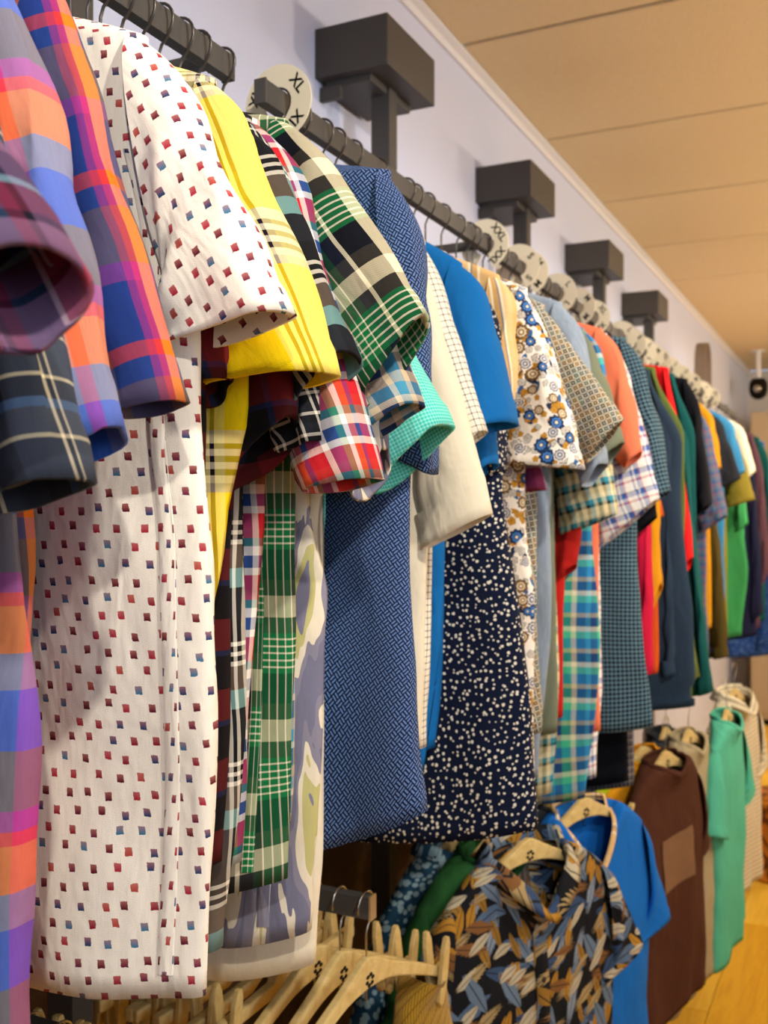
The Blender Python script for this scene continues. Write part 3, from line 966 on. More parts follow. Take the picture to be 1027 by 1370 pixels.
def make_sleeve(root, fab, base, top, bot, seed, th0=.028, th1=.036, bulge=.02, dv=0.0, cuff=.03, wr=.008, sag=0.0, rib=0.0, edge=None):
    """top=(P0,P1) shoulder->outer cuff, bot=(armpit, inner cuff); points (u, world z)"""
    R = random.Random(seed + 77)
    ns, nc = 26, 36
    (ax, az), (bx, bz) = top
    (cx, cz), (dx, dz) = bot
    L = math.hypot(bx - ax, bz - az)
    nx, nz_ = -(bz - az) / L, (bx - ax) / L
    if nx < 0 and bx >= ax:
        nx, nz_ = -nx, -nz_
    sg = 1 if bx >= ax else -1
    rows, uvs = [], []
    uo, vo = R.uniform(0, .4), R.uniform(0, .4)
    if edge is not None:
        uo = edge
    W_ = math.hypot(bx - dx, bz - dz)
    seq = [(i / ns, 0) for i in range(ns + 1)] + [(1.0, 1), (1.0, 2), (1.0, 3)]
    for s, inner in seq:
        bu = bulge * math.sin(math.pi * s) + bulge * .9 * math.sin(math.pi * min(1, s * 2.2)) * (1 - s)
        T = (lerp(ax, bx, s) + abs(nx) * bu * sg, lerp(az, bz, s) + abs(nz_) * bu)
        B = (lerp(cx, dx, s), lerp(cz, dz, s) - sag * math.sin(math.pi * s))
        C = ((T[0] + B[0]) / 2, (T[1] + B[1]) / 2)
        Hh = ((T[0] - B[0]) / 2, (T[1] - B[1]) / 2)
        th = lerp(th0, th1, s ** .8)
        row = []
        sl = s * L
        for k in range(nc):
            a = 2 * math.pi * k / nc
            c, sn = sgnpow(math.cos(a), .85), sgnpow(math.sin(a), .85)
            g = 1.0
            if L - sl < cuff:
                g = 1.045
            if rib and L - sl < rib:
                g = .72
            if inner:
                g = .93
            w = wr * sm(0, .3, s) * (noise.noise(Vector((a * 1.1 + seed, sl * 14, seed * 2.3))) + .6 * math.sin(3 * a + seed + sl * 22) * .5)
            lip = 0.0
            if inner >= 2:
                lip = .012 if inner == 2 else .05
            u = C[0] + Hh[0] * c * g - (T[0] - ax) / max(L, .01) * lip * .9
            z = C[1] + Hh[1] * c * g + lip * .8
            v = th * sn * g + dv * s + w
            row.append((u + w * .5 * sg, v, z - base))
        rows.append(row)
        ex, ez = (bx - ax) / L, (bz - az) / L
        pr = [((p[0] - ax) * ez * -1 + (p[2] + base - az) * ex, (p[0] - ax) * ex + (p[2] + base - az) * ez, p[1]) for p in row]
        au = [0.0] * (nc + 1)
        au[0] = pr[0][0]
        h = nc // 2
        for k in range(1, h + 1):
            au[k] = au[k - 1] + math.hypot(pr[k][0] - pr[k - 1][0], pr[k][2] - pr[k - 1][2])
        au[nc] = au[0]
        for k in range(nc - 1, h, -1):
            au[k] = au[k + 1] - math.hypot(pr[k][0] - pr[(k + 1) % nc][0], pr[k][2] - pr[(k + 1) % nc][2])
        uvs.append([(uo + au[k], vo - pr[k % nc][1]) for k in range(nc + 1)])
    link('sleeve', grid_mesh('sleeve', rows, uvs, fab), root)


def make_collar(root, fab, ring, kind):
    n = len(ring)
    rows, uvs = [], []
    if kind == 'crew':
        prof = [(0, -.004), (.003, .004), (-.002, .012), (-.008, .008)]
    else:
        prof = [(.000, -.004), (.000, .012), (.002, .023), (.007, .025), (.014, .018), (.022, .003), (.030, -.010), (.027, -.009), (.010, .016)]
    for (r, h) in prof:
        row = []
        for (u, v, z) in ring:
            l = math.hypot(u, v * 1.3) or 1
            hh = h
            if kind == 'shirt' and v < 0 and abs(u) < .03:
                hh = h * max(.25, abs(u) / .03) if h > 0 else h
            row.append((u + u / l * r, v + v * 1.3 / l * r, z + hh))
        rows.append(row)
        uvs.append([(k * .009, h + r) for k in range(n + 1)])
    link('collar', grid_mesh('collar', rows, uvs, fab), root)


def make_placket(root, fab, rows, buttons=0):
    """strip following the centre front of the body"""
    k = 3 * NC // 4
    top = 5
    pts = rows[top:-3]
    out, uvs = [], []
    L = 0
    for i, r in enumerate(pts):
        p = r[k]
        out.append([(p[0] - .017, r[k - 2][1] * .5 + p[1] * .5 - .002, p[2]), (p[0] - .016, p[1] - .005, p[2]), (p[0] + .016, p[1] - .005, p[2]), (p[0] + .017, r[k + 2][1] * .5 + p[1] * .5 - .002, p[2])])
        uvs.append([(j * .011, -p[2]) for j in range(4)])
    pl = link('placket', grid_mesh('placket', out, uvs, fab, closed=False), root)
    if buttons:
        me = MB().lathe([(.0001, -.0015), (.005, -.0015), (.0055, 0), (.005, .0012), (.0001, .0008)], 12, axis='y').mesh('button', M_BUTTON, True)
        for i in range(buttons):
            r = pts[int((i + .5) * len(pts) / buttons)]
            b = link('button', me, pl)
            b.location = (r[k][0], r[k][1] - .0065, r[k][2])


def make_patch(root, mat, rows, name, k0, k1, i0, i1, off=.0025):
    out, uvs = [], []
    for i in range(i0, i1 + 1):
        out.append([(rows[i][k % NC][0], rows[i][k % NC][1] - off, rows[i][k % NC][2]) for k in range(k0, k1 + 1)])
        uvs.append([((k - k0) * .012, -rows[i][k0 % NC][2]) for k in range(k0, k1 + 1)])
    return link(name, grid_mesh(name, out, uvs, mat, closed=False), root)


def make_seam(root, fab, rows, k):
    """doubled, stitched edge running down the visible front"""
    out, uvs = [], []
    for r in rows[14:-3]:
        p, q = r[k], r[k + 1]
        m = lambda t, o: (lerp(p[0], q[0], t), lerp(p[1], q[1], t) - o, p[2])
        out.append([m(0, .0005), m(.08, .0018), m(.5, .0010), m(.92, .0018), m(1.0, .0005)])
        uvs.append([(j * .008, p[2]) for j in range(5)])
    link('front_band', grid_mesh('front_band', out, uvs, fab, closed=False), root)


GR = 'garments on the upper rail'


def shirt(kind, fabkey, label, what, y, tip, co, ci, side=None, hem=None, rz=0.0, dv=0.0, th=.036, thick=.026, fold=.010, tail=.03, bulge=.02,
          collar='shirt', placket=False, buttons=0, rib=0.0, wr=.008, cat='shirt', nk=None, flare=0.0, x=RAIL_X, cuff=.03, lean=0.0, edge=None, seam=None, bedge=None):
    """a garment on the upper rail; tip/co/ci/side are photo positions met on the garment's own plane"""
    fab = FAB[fabkey]
    P = lambda p, d=0.0: on_plane(p[0], p[1], x, y, rz, d)
    seed = (abs(hash_s(label)) % 997) * .1
    si = int(seed * 10)
    t = P(tip)
    side_p = [P(p) for p in (side or [])]
    if side_p:
        sd = [(z, min(u, .34)) for u, z in side_p]
        hz = sd[-1][0]
    else:
        sd = [(t[1] - .2, t[0] + .02), (t[1] - .7, t[0] + .03)]
        hz = t[1] - .72
    if hem is not None:
        hz = CAMZ - hem
    neck = max(t[1] + .022, RZ - .158) if nk is None else t[1] + nk
    root = tag(empty(kind, (x, y, hz - .02), rz), label, cat, GR)
    base = hz - .02
    umin = WALL_X + .02 - x
    rows = make_body(root, fab, base, t, neck, sd, hz, si, thick, fold, tail, umin=umin, rib=rib, flare=flare, lean=lean, edge=bedge)
    pit = (interp(sd, t[1] - .2) - .015, t[1] - .21)
    o, i = P(co, dv), P(ci, dv)
    make_sleeve(root, fab, base, ((t[0] - .012, t[1] + .004), o), (pit, i), si, bulge=bulge, dv=dv, th1=th, wr=wr, rib=rib, cuff=cuff, edge=edge)
    # wall-side sleeve, hanging closer
    L = min(math.hypot(o[0] - t[0], o[1] - t[1]), .62)
    wt = -min(t[0], .24)
    uo = max(wt - .05, umin + .012)
    make_sleeve(root, fab, base, ((wt + .012, t[1] + .004), (uo, t[1] - L)), ((max(-pit[0], wt - .02), pit[1]), (uo + .12, t[1] - L - .01)), si + 5, bulge=.006, th1=min(th, .03), wr=wr * .6, rib=rib)
    if collar:
        make_collar(root, fab, rows[0], collar)
    if placket:
        make_placket(root, fab, rows, buttons)
    if seam:
        make_seam(root, fab, rows, seam)
    upper_hanger(x, y, rz, what)
    return root


def hash_s(s):
    h = 7
    for c in s:
        h = (h * 31 + ord(c)) % 1000003
    return h


S = 'short_sleeve_shirt'
# nearest garments
shirt(S, 'rednavy', 'dark plum, teal and navy plaid shirt with an open cuff, beside the charcoal plaid', 'plum and teal plaid shirt', .345, (-240, -90), (68, 330), (5, 470), [(-190, 600), (-200, 1300)], th=.034, bulge=.012)
shirt(S, 'charcoal', 'charcoal plaid shirt with cream windowpane lines and a wide open cuff', 'charcoal windowpane plaid shirt', .43, (-100, -60), (98, 640), (-40, 690), [(-70, 600), (-90, 1300)], th=.036, bulge=.012)
shirt(S, 'madras', 'orange, blue and magenta madras shirt touching the charcoal plaid shirt', 'madras shirt beside the charcoal plaid shirt', .50, (-5, -60), (158, 570), (50, 640), [(10, 760), (30, 1000), (20, 1420)], th=.022, bulge=.012, fold=.010, edge=-.014)
shirt(S, 'madrasdark', 'dark blue and orange madras shirt touching the square print shirt', 'madras shirt beside the square print shirt', .565, (80, -40), (237, 535), (165, 560), [(30, 760), (20, 1000), (10, 1400)], th=.022, bulge=.006, edge=-.010)
shirt(S, 'squares', 'off-white shirt printed with small maroon and blue painted squares', 'off-white square print shirt', .634, (195, 48), (386, 418), (228, 470), [(262, 560), (276, 760), (277, 1000), (264, 1338)], fold=.012, bulge=.012, tail=.012, th=.03, seam=NC - 5)
shirt(S, 'redcheck', 'dark red and black check shirt tucked behind the yellow plaid sleeve', 'dark red check shirt', .67, (215, 90), (300, 505), (256, 545), [(262, 620), (250, 1100)], th=.025)
shirt(S, 'yellow', 'bright yellow seersucker shirt with purple and white plaid bands', 'yellow seersucker plaid shirt', .72, (287, 105), (441, 500), (295, 522), [(328, 560), (305, 700), (280, 860), (262, 1200)], th=.05, bulge=.016, fold=.014)
shirt(S, 'redcheck', 'dark red and black check shirt with its cuff below the yellow sleeve', 'red and black check shirt below the yellow sleeve', .755, (300, 130), (392, 555), (312, 655), [(318, 640), (300, 1150)], th=.03)
shirt(S, 'tealblack', 'black and aqua plaid shirt with narrow white stripes and a long tail', 'black and aqua plaid shirt', .785, (312, 160), (468, 470), (400, 560), [(322, 680), (328, 850), (322, 1050), (300, 1262)], th=.03, fold=.014)
shirt(S, 'bwgrid', 'black and white small plaid shirt peeking out between tartan and yellow cuffs', 'black and white small plaid shirt', .81, (335, 155), (447, 590), (388, 610), [(325, 640), (318, 1000)], th=.035)
shirt(S, 'tartan', 'red, white and blue plaid shirt with a rolled open cuff', 'red, white and blue plaid shirt', .83, (345, 160), (498, 640), (420, 660), [(356, 630), (345, 800), (332, 1000), (325, 1150)], th=.045, bulge=.025)
shirt(S, 'green', 'green, navy and cream plaid shirt with a broad dark sleeve stripe', 'green, navy and cream plaid shirt', .862, (385, 160), (573, 420), (488, 545), [(392, 640), (393, 800), (388, 1000), (376, 1178)], th=.028, bulge=.010, edge=-.016, seam=NC - 6, bedge=.0)
shirt(S, 'bluecheck', 'blue and tan check shirt with its cuff under the green plaid sleeve', 'blue and tan check shirt', .895, (400, 175), (557, 540), (488, 590), [(395, 700), (388, 1100)], th=.03)
shirt(S, 'hawaiian', 'lilac, cream and lime leaf print shirt beside the navy basket print shirt', 'lilac leaf print shirt', .927, (445, 220), (517, 600), (482, 670), [(412, 690), (440, 800), (433, 960), (412, 1248)], th=.03, bulge=.01, seam=NC - 7)
shirt(S, 'cream', 'plain cream shirt with only its long rounded tail below the lilac leaf print', 'cream long-tailed shirt', .965, (455, 235), (510, 560), (470, 600), [(428, 760), (430, 1150), (420, 1292)], th=.03, bulge=.01)
shirt(S, 'aqua', 'aqua micro check shirt with a wide open sleeve', 'aqua micro check shirt', 1.0, (462, 245), (597, 568), (505, 660), [(436, 690), (424, 800), (400, 1130)], th=.04, bulge=.002)
shirt(S, 'basket', 'navy shirt with a small pale basket weave print all over', 'navy basket print shirt', 1.05, (522, 228), (578, 635), (535, 615), [(550, 670), (557, 860), (562, 1000), (573, 1082)], th=.022, bulge=.024, tail=.085, fold=.012, thick=.036)
shirt(S, 'cream', 'plain cream shirt with a stitched cuff hanging over the navy fleck shirt', 'cream shirt with the stitched cuff', 1.185, (545, 300), (656, 688), (566, 735), [(570, 760), (560, 1000)], th=.022, bulge=.01, wr=.003, cuff=.05)
shirt(S, 'grid', 'white shirt with a thin black grid, half hidden by the blue shirt', 'white and black grid shirt', 1.24, (568, 320), (649, 576), (618, 600), [(575, 760), (570, 1000)], th=.02, bulge=.008, wr=.003)
shirt('polo_shirt', 'blue', 'plain bright blue shirt with a smooth rounded shoulder', 'bright blue shirt', 1.305, (618, 352), (687, 566), (628, 578), [(594, 740), (590, 860), (566, 1030)], th=.05, bulge=.018, wr=.004)
shirt(S, 'blue', 'plain blue shirt with its folded cuff under the bright blue sleeve', 'blue shirt with the lower cuff', 1.345, (612, 360), (662, 620), (632, 642), [(590, 800), (580, 1000)], th=.03, wr=.004)
shirt(S, 'dots', 'dark navy shirt scattered with small white flecks', 'navy white fleck shirt', 1.40, (640, 378), (672, 630), (640, 650), [(672, 660), (696, 850), (708, 980), (716, 1108)], th=.03, fold=.014, thick=.04, tail=.045)
shirt(S, 'tan', 'tan striped linen shirt squeezed between blue and floral shirts', 'tan striped shirt', 1.49, (668, 368), (682, 540), (660, 570), [(660, 680), (670, 950)], th=.03, placket=True, buttons=6)
shirt(S, 'purple', 'purple and maroon plaid shirt with its cuff below the folk flower sleeve', 'purple plaid shirt', 1.635, (700, 395), (726, 655), (667, 660), [(690, 720), (700, 980)], th=.035, bulge=.004)
shirt(S, 'floral', 'off-white shirt printed with blue and brown folk flowers', 'folk flower print shirt', 1.60, (705, 385), (781, 628), (667, 620), [(700, 690), (713, 800), (716, 920), (712, 1040)], th=.045, bulge=.010, fold=.012)
shirt(S, 'mosaic', 'shirt with a brown and teal mosaic print beside the folk flower shirt', 'mosaic print shirt', 1.69, (728, 408), (833, 562), (784, 620), [(715, 720), (722, 980)], th=.02, bulge=.004, wr=.003)
shirt(S, 'denim', 'pale washed grey-blue denim shirt', 'pale denim shirt', 1.765, (752, 405), (808, 620), (782, 652), [(738, 700), (737, 860), (722, 1040)], th=.035)
shirt(S, 'sage', 'sage green shirt showing only a small cuff beside the mosaic sleeve', 'sage green shirt', 1.84, (760, 425), (833, 592), (806, 622), [(740, 740), (745, 980)], th=.035)
shirt(S, 'stripeplaid', 'khaki and teal stripe plaid shirt with a broad cuff and narrow tail', 'khaki and teal plaid shirt', 1.9, (768, 430), (824, 688), (752, 715), [(742, 760), (750, 900), (738, 1060)], th=.035)
shirt(S, 'red', 'deep red shirt hanging between the denim and teal madras shirts', 'deep red shirt', 1.93, (772, 434), (770, 755), (742, 780), [(755, 760), (750, 960)], th=.03)
shirt(S, 'tealplaid', 'teal, blue and green madras shirt with a long narrow tail', 'teal madras shirt', 1.99, (782, 440), (826, 600), (800, 625), [(790, 700), (803, 860), (798, 960), (782, 1066)], th=.03, fold=.014)
shirt(S, 'salmon', 'plain salmon pink shirt beside the dark gingham shirt', 'salmon shirt', 2.10, (806, 440), (858, 604), (836, 626), [(800, 760), (800, 978)], th=.03)
shirt(S, 'bwrplaid', 'white shirt with a blue and red plaid and a wide cuff', 'white, blue and red plaid shirt', 2.16, (812, 446), (880, 668), (796, 738), [(802, 760), (804, 920), (795, 1040)], th=.03)
shirt(S, 'gingham', 'dark navy and teal gingham shirt', 'dark gingham shirt', 2.32, (838, 452), (897, 655), (868, 678), [(852, 740), (862, 860), (872, 972)], th=.035, thick=.04)
JP, SW = 'long_sleeve_top', 'sweater'
shirt(S, 'black', 'black shirt with its cuff under the dark gingham sleeve', 'black shirt', 2.36, (842, 470), (878, 690), (850, 715), [(832, 760), (840, 1045)], th=.03)
shirt(S, 'flannel', 'grey flannel plaid shirt, its narrow tail below the dark gingham hem', 'grey flannel plaid shirt', 2.39, (842, 478), (866, 690), (850, 705), [(850, 760), (848, 960), (846, 1050)], th=.025)
shirt(JP, 'pink', 'crimson long-sleeved top behind the dark gingham shirt', 'crimson long-sleeved top', 2.42, (846, 480), (872, 900), (855, 905), [(862, 740), (864, 890)], th=.03, collar='crew', cat='top')
shirt(JP, 'mustard', 'mustard and white long-sleeved top beside the slate sweater', 'mustard top beside the slate sweater', 2.5, (852, 488), (884, 780), (860, 850), [(866, 760), (866, 900)], th=.03, collar='crew', cat='top')
shirt(JP, 'orange', 'orange long-sleeved jersey top', 'orange jersey top', 2.56, (862, 492), (886, 690), (872, 700), [(880, 740), (880, 900)], th=.025, collar='crew', cat='top', bulge=.005)
shirt(SW, 'slate', 'slate blue sweatshirt with a ribbed hem', 'slate blue sweatshirt', 2.66, (868, 495), (908, 900), (885, 905), [(912, 700), (926, 820), (931, 945)], th=.04, collar='crew', cat='sweater', rib=.055, thick=.045)
shirt(JP, 'olive', 'olive green long-sleeved top', 'olive long-sleeved top', 2.82, (876, 492), (935, 905), (915, 920), [(915, 740), (926, 940)], th=.025, collar='crew', cat='top', bulge=.006)
shirt(JP, 'brightred', 'bright red long-sleeved jersey top', 'bright red jersey top', 2.92, (894, 492), (926, 745), (915, 770), [(910, 740), (915, 900)], th=.03, collar='crew', cat='top', bulge=.01)
shirt(JP, 'teal', 'dark teal long-sleeved top with the sleeve hanging straight down', 'dark teal top', 3.06, (902, 500), (953, 925), (935, 930), [(930, 740), (938, 930)], th=.03, collar='crew', cat='top', bulge=.008)
shirt(S, 'black', 'black jersey T-shirt with a broad shoulder', 'black T-shirt', 3.22, (920, 507), (950, 675), (932, 690), [(932, 740), (938, 900)], th=.045, collar='crew', cat='T-shirt', bulge=.02)
shirt(S, 'greyplaid', 'grey and blue plaid shirt under the black T-shirt sleeve', 'grey and blue plaid shirt', 3.4, (930, 540), (972, 690), (938, 712), [(945, 740), (948, 900)], th=.04)
shirt(JP, 'mustard', 'mustard yellow jersey top behind the black T-shirt', 'mustard top behind the black T-shirt', 3.55, (940, 542), (964, 625), (948, 632), [(950, 720), (952, 840)], th=.03, collar='crew', cat='top')
shirt(JP, 'brownolive', 'brown-olive long-sleeved top with a sleeve hanging straight', 'brown-olive top', 3.66, (946, 548), (975, 878), (952, 882), [(952, 740), (955, 880)], th=.03, collar='crew', cat='top', rib=.06, bulge=.006)
shirt(S, 'charcoalplain', 'dark grey T-shirt with its cuff under the mustard sleeve', 'dark grey T-shirt', 3.76, (950, 552), (990, 640), (958, 655), [(955, 740), (958, 860)], th=.03, collar='crew', cat='T-shirt')
shirt(S, 'sky', 'sky blue T-shirt near the far end of the rail', 'sky blue T-shirt', 4.0, (966, 556), (996, 630), (983, 640), [(968, 740), (970, 860)], th=.03, collar='crew', cat='T-shirt')
shirt(S, 'khaki', 'khaki T-shirt with a wide open cuff', 'khaki T-shirt', 4.12, (968, 560), (1009, 668), (970, 680), [(972, 740), (972, 860)], th=.06, collar='crew', cat='T-shirt')
shirt(S, 'emerald', 'green shirt hanging below the khaki cuff', 'green shirt', 4.3, (974, 562), (1000, 700), (985, 712), [(995, 720), (999, 760), (992, 850)], th=.04)
shirt(S, 'cream', 'cream T-shirt beside the sky blue T-shirt', 'cream T-shirt', 4.46, (982, 564), (1010, 630), (998, 642), [(985, 740), (988, 850)], th=.03, collar='crew', cat='T-shirt')
shirt(JP, 'darknavy', 'dark navy long-sleeved shirt near the far end', 'dark navy long-sleeved shirt', 4.85, (998, 576), (1020, 820), (1004, 835), [(1006, 740), (1012, 850)], th=.04, thick=.05)
shirt(JP, 'maroon', 'maroon striped long-sleeved top near the far end', 'maroon striped top', 5.15, (1008, 582), (1030, 760), (1016, 790), [(1014, 740), (1016, 840)], th=.04, collar='crew', cat='top')
shirt(JP, 'teal', 'teal long-sleeved top, last but one on the rail', 'teal top near the far end', 5.45, (1016, 586), (1040, 700), (1026, 720), [(1022, 740), (1024, 830)], th=.04, collar='crew', cat='top')
shirt(JP, 'royal', 'royal blue printed top at the far end of the rail', 'royal blue printed top', 5.75, (1022, 592), (1048, 840), (1012, 870), [(1026, 740), (1034, 875)], th=.05, collar='crew', cat='top')

# ------------------------------------------------------------------ size rings on the rail
def ring_mesh():
    n = 40
    out, inn = [], []
    for k in range(n + 1):
        a = math.radians(lerp(-70, 250, k / n) - 0)
        out.append((.053 * math.cos(a), .053 * math.sin(a)))
        inn.append((.0215 * math.cos(a), .0215 * math.sin(a)))
    mb = MB()
    for s in (-.001, .001):
        for p in out:
            mb.v.append((p[0], s, p[1]))
        for p in inn:
            mb.v.append((p[0], s, p[1]))
    m = n + 1
    for k in range(n):
        mb.face((k, k + 1, m + k + 1, m + k))
        mb.face((2 * m + k + 1, 2 * m + k, 3 * m + k, 3 * m + k + 1))
        mb.face((k + 1, k, 2 * m + k, 2 * m + k + 1))
        mb.face((m + k, m + k + 1, 3 * m + k + 1, 3 * m + k))
    mb.face((0, m, 3 * m, 2 * m))
    mb.face((n, 2 * m + n, 3 * m + n, m + n))
    return mb.mesh('disc', M_RING, False)


ME_DISC = ring_mesh()
TXT = {}


def text_mesh(s):
    if s not in TXT:
        c = bpy.data.curves.new('marking', 'FONT')
        c.body = s
        c.size = .022
        c.align_x, c.align_y = 'CENTER', 'CENTER'
        c.extrude = .0002
        c.offset = .0004
        o = bpy.data.objects.new('marking', c)
        COL.objects.link(o)
        dg = bpy.context.evaluated_depsgraph_get()
        me = bpy.data.meshes.new_from_object(o.evaluated_get(dg))
        me.name = 'marking'
        me.materials.clear()
        me.materials.append(M_INK)
        bpy.data.objects.remove(o)
        TXT[s] = me
    return TXT[s]


def size_ring(px, txt, label, group=None, rz=0.0, roll=0.0):
    zc = 1498 * .74 / (1170 - px)
    y = (zc - .438 * .74) / .899
    r = tag(empty('size_ring', (RAIL_X, y, RZ - .016), rz), label, 'size ring', group)
    r.rotation_euler = (0, roll, rz)
    link('disc', ME_DISC, r)
    for ang in (35, -45, 160):
        m = link('marking', text_mesh(txt), r)
        a = math.radians(ang)
        m.location = (.038 * math.cos(a), -.0014, .038 * math.sin(a))
        m.rotation_euler = (math.radians(90), math.radians(90 - ang), 0)
    return r


size_ring(372, 'XL', 'round beige size ring marked XL behind the yellow shirt')
size_ring(648, 'XXL', 'round beige size ring marked XXL above the tan striped shirt')
size_ring(692, 'S', 'round beige size ring marked S above the folk flower shirt')
size_ring(704, 'M', 'round beige size ring marked M touching the ring marked S')
size_ring(744, 'L', 'round beige size ring marked L above the denim shirt')
for i, (px, t_, w) in enumerate(((771, 'M', 'teal madras shirt'), (791, 'XL', 'salmon shirt'), (829, 'L', 'dark gingham shirt'), (843, 'S', 'crimson top'), (857, 'L', 'orange jersey top'), (868, 'M', 'slate blue sweatshirt'),
                                 (879, 'XL', 'olive top'), (893, 'L', 'bright red top'), (907, 'S', 'black T-shirt'), (921, 'M', 'grey and blue plaid shirt'), (936, 'L', 'mustard jersey top'), (948, 'XL', 'sky blue T-shirt'))):
    size_ring(px, t_, 'round beige size ring near the hook of the ' + w, 'size rings on the far part of the rail', rz=(-.1, .12, 0)[i % 3])

# tan strap loop hanging on the wall above the far rings
lp = [(0, .10 * math.cos(math.radians(a)), .11 + .13 * math.sin(math.radians(a))) for a in range(0, 181, 10)]
lb = MB()
pth = [(0, .10, -.10)] + lp + [(0, -.10, -.10)]
for p, q in zip(pth, pth[1:]):
    b = len(lb.v)
    for (yy, zz, s) in ((p[1], p[2], 1), (q[1], q[2], 1)):
        l = math.hypot(yy, max(zz - .11, 0) or 1e-3) if zz > .11 else abs(yy)
        ny, nz = (yy / l, (zz - .11) / l) if zz > .11 else (math.copysign(1, yy), 0)
        for xx in (-.03, .03):
            lb.v.append((xx, yy, zz))
            lb.v.append((xx, yy + ny * .008, zz + nz * .008))
    for qd in ((0, 2, 6, 4), (1, 5, 7, 3), (0, 4, 5, 1), (2, 3, 7, 6)):
        lb.face([b + i for i in qd])
st = lb.build('bag_strap', plain('taupe_webbing', '#8d7c6c'), smooth=False)
st.location = (-.85, 5.74, RZ + .10)
tag(st, 'taupe webbing bag strap looping above the far size rings', 'strap')

# ------------------------------------------------------------------ lower arms, hangers and garments
LZ = 1.16                         # top of the face-out arms
ARMS = [.80, 1.265, 1.86, 2.236, 2.73, 3.32, 3.66]
ARM_L = ['with empty clip hangers', 'carrying the empty wooden hangers', 'carrying the tropical leaf shirt', 'carrying the cobalt blue shirt', 'carrying the brown T-shirt', 'carrying the mint T-shirt', 'carrying the cream striped shirt']
for y, w in zip(ARMS, ARM_L):
    xe = -.635
    r = tag(empty('face_out_arm', (WALL_X, y, LZ - .016)), 'dark bronze display arm on the wall ' + w, 'display arm', 'lower face-out arms')
    MB().box(((xe - WALL_X) / 2, 0, 0), (xe - WALL_X, .016, .032)).build('bar', M_METAL, r, bevel=.0015)
    MB().box((.006, 0, 0), (.012, .05, .10)).build('wall_plate', M_METAL, r, bevel=.002)
    MB().box((xe - WALL_X, 0, 0), (.003, .018, .034)).build('end_cap', solid('tan_end_cap', '#a88a60', .6) if y == 1.265 else M_METAL, r)

# wooden hanger with a stamped flower mark on its hub
hub = []
for i in range(-12, 13):
    s = i / 12
    hub.append((.215 * s, -.098 - .085 * abs(s) ** 1.3 + .012 * math.exp(-(s * 5) ** 2)))
low = [(p, q - (.026 - .010 * abs(p) / .215) - .018 * math.exp(-(p / .04) ** 2)) for p, q in hub]
ME_WH = MB().prism(hub + low[::-1], .013, 1).mesh('shoulder_bar', M_WOOD, False, .003)
mk = MB()
for k in range(6):
    a = math.radians(60 * k + 15)
    cx, cz = .0075 * math.cos(a), .0075 * math.sin(a)
    pts = [(cx + .0042 * math.cos(t), cz + .0030 * math.sin(t)) for t in [math.radians(45 * j) for j in range(8)]]
    mk.prism(pts, .0006, 1, -.0068)
ME_MARK = mk.mesh('stamp', M_INK)
# clip hanger: straight bar and two wooden pegs
ME_BAR = MB().prism([(-.19, -.098 - .036), (-.05, -.13), (-.02, -.100), (.02, -.100), (.05, -.13), (.19, -.134), (.19, -.152), (.05, -.150), (.02, -.138), (-.02, -.138), (-.05, -.150), (-.19, -.152)], .014, 1).mesh('bar', M_WOOD, False, .003)
pg = MB()
for s in (-1, 1):
    pts = [(-.009, -.05), (-.004, -.058), (.006, -.056), (.010, -.03), (.011, .0), (.009, .04), (.004, .052), (-.004, .052), (-.009, .03)]
    b0 = len(pg.v)
    pg.prism([(p, q) for p, q in pts], .008, 1, s * .013)
    for i in range(b0, len(pg.v)):
        xx, yy, zz = pg.v[i]
        pg.v[i] = (xx, yy + s * (zz * .10), zz)
pg.tube([(-.012, 0, 0), (.012, 0, 0)], .004, 8)
ME_PEG = pg.mesh('clip', M_WOOD, False, .0015)


def wood_hanger(x, y, rz, label, group, clip=False, steel=True, tilt=0.0):
    h = tag(empty('wooden_hanger', (x, y, LZ), rz), label, 'hanger', group)
    h.rotation_euler = (0, tilt, rz)
    hk = link('hook', ME_HOOK2 if steel else ME_HOOK, h)
    hk.rotation_euler = (0, 0, 0)
    if clip == 2:
        link('shoulder_bar', ME_WH, h)
        link('stamp', ME_MARK, h).location = (0, 0, -.118)
        for u in (-.20, .20):
            c = link('clip', ME_PEG, h)
            c.location = (u, 0, -.178)
    elif clip:
        link('bar', ME_BAR, h)
        for u in (-.155, .155):
            c = link('clip', ME_PEG, h)
            c.location = (u, 0, -.142)
    else:
        link('shoulder_bar', ME_WH, h)
        link('stamp', ME_MARK, h).location = (0, 0, -.118)
    return h


R90 = math.pi / 2
GC, GW = 'empty clip hangers on the lower arms', 'empty wooden hangers on the lower arm'
ORD = ['first', 'second', 'third', 'fourth', 'fifth', 'sixth', 'seventh', 'eighth', 'ninth']
rr = random.Random(3)
for i in range(3):
    wood_hanger(-.645 - i * .042, 1.265, R90 - .06 + rr.uniform(-.10, .10), 'empty wooden shoulder hanger with clips, %s from the tan end of the display arm' % ORD[i], GW, 2)
for i in range(7):
    wood_hanger(-.772 - i * .036, 1.265, R90 + rr.uniform(-.12, .06), 'empty straight clip hanger, %s behind the shoulder hangers on the tan-ended arm' % ORD[i], 'clip hangers behind the shoulder hangers', 1)
for i in range(9):
    wood_hanger(-.60 - i * .042, .80, R90 + rr.uniform(-.08, .08), 'empty straight clip hanger below the square print shirt, %s from the arm end' % ORD[i], GC, 1)


root_rows = {}


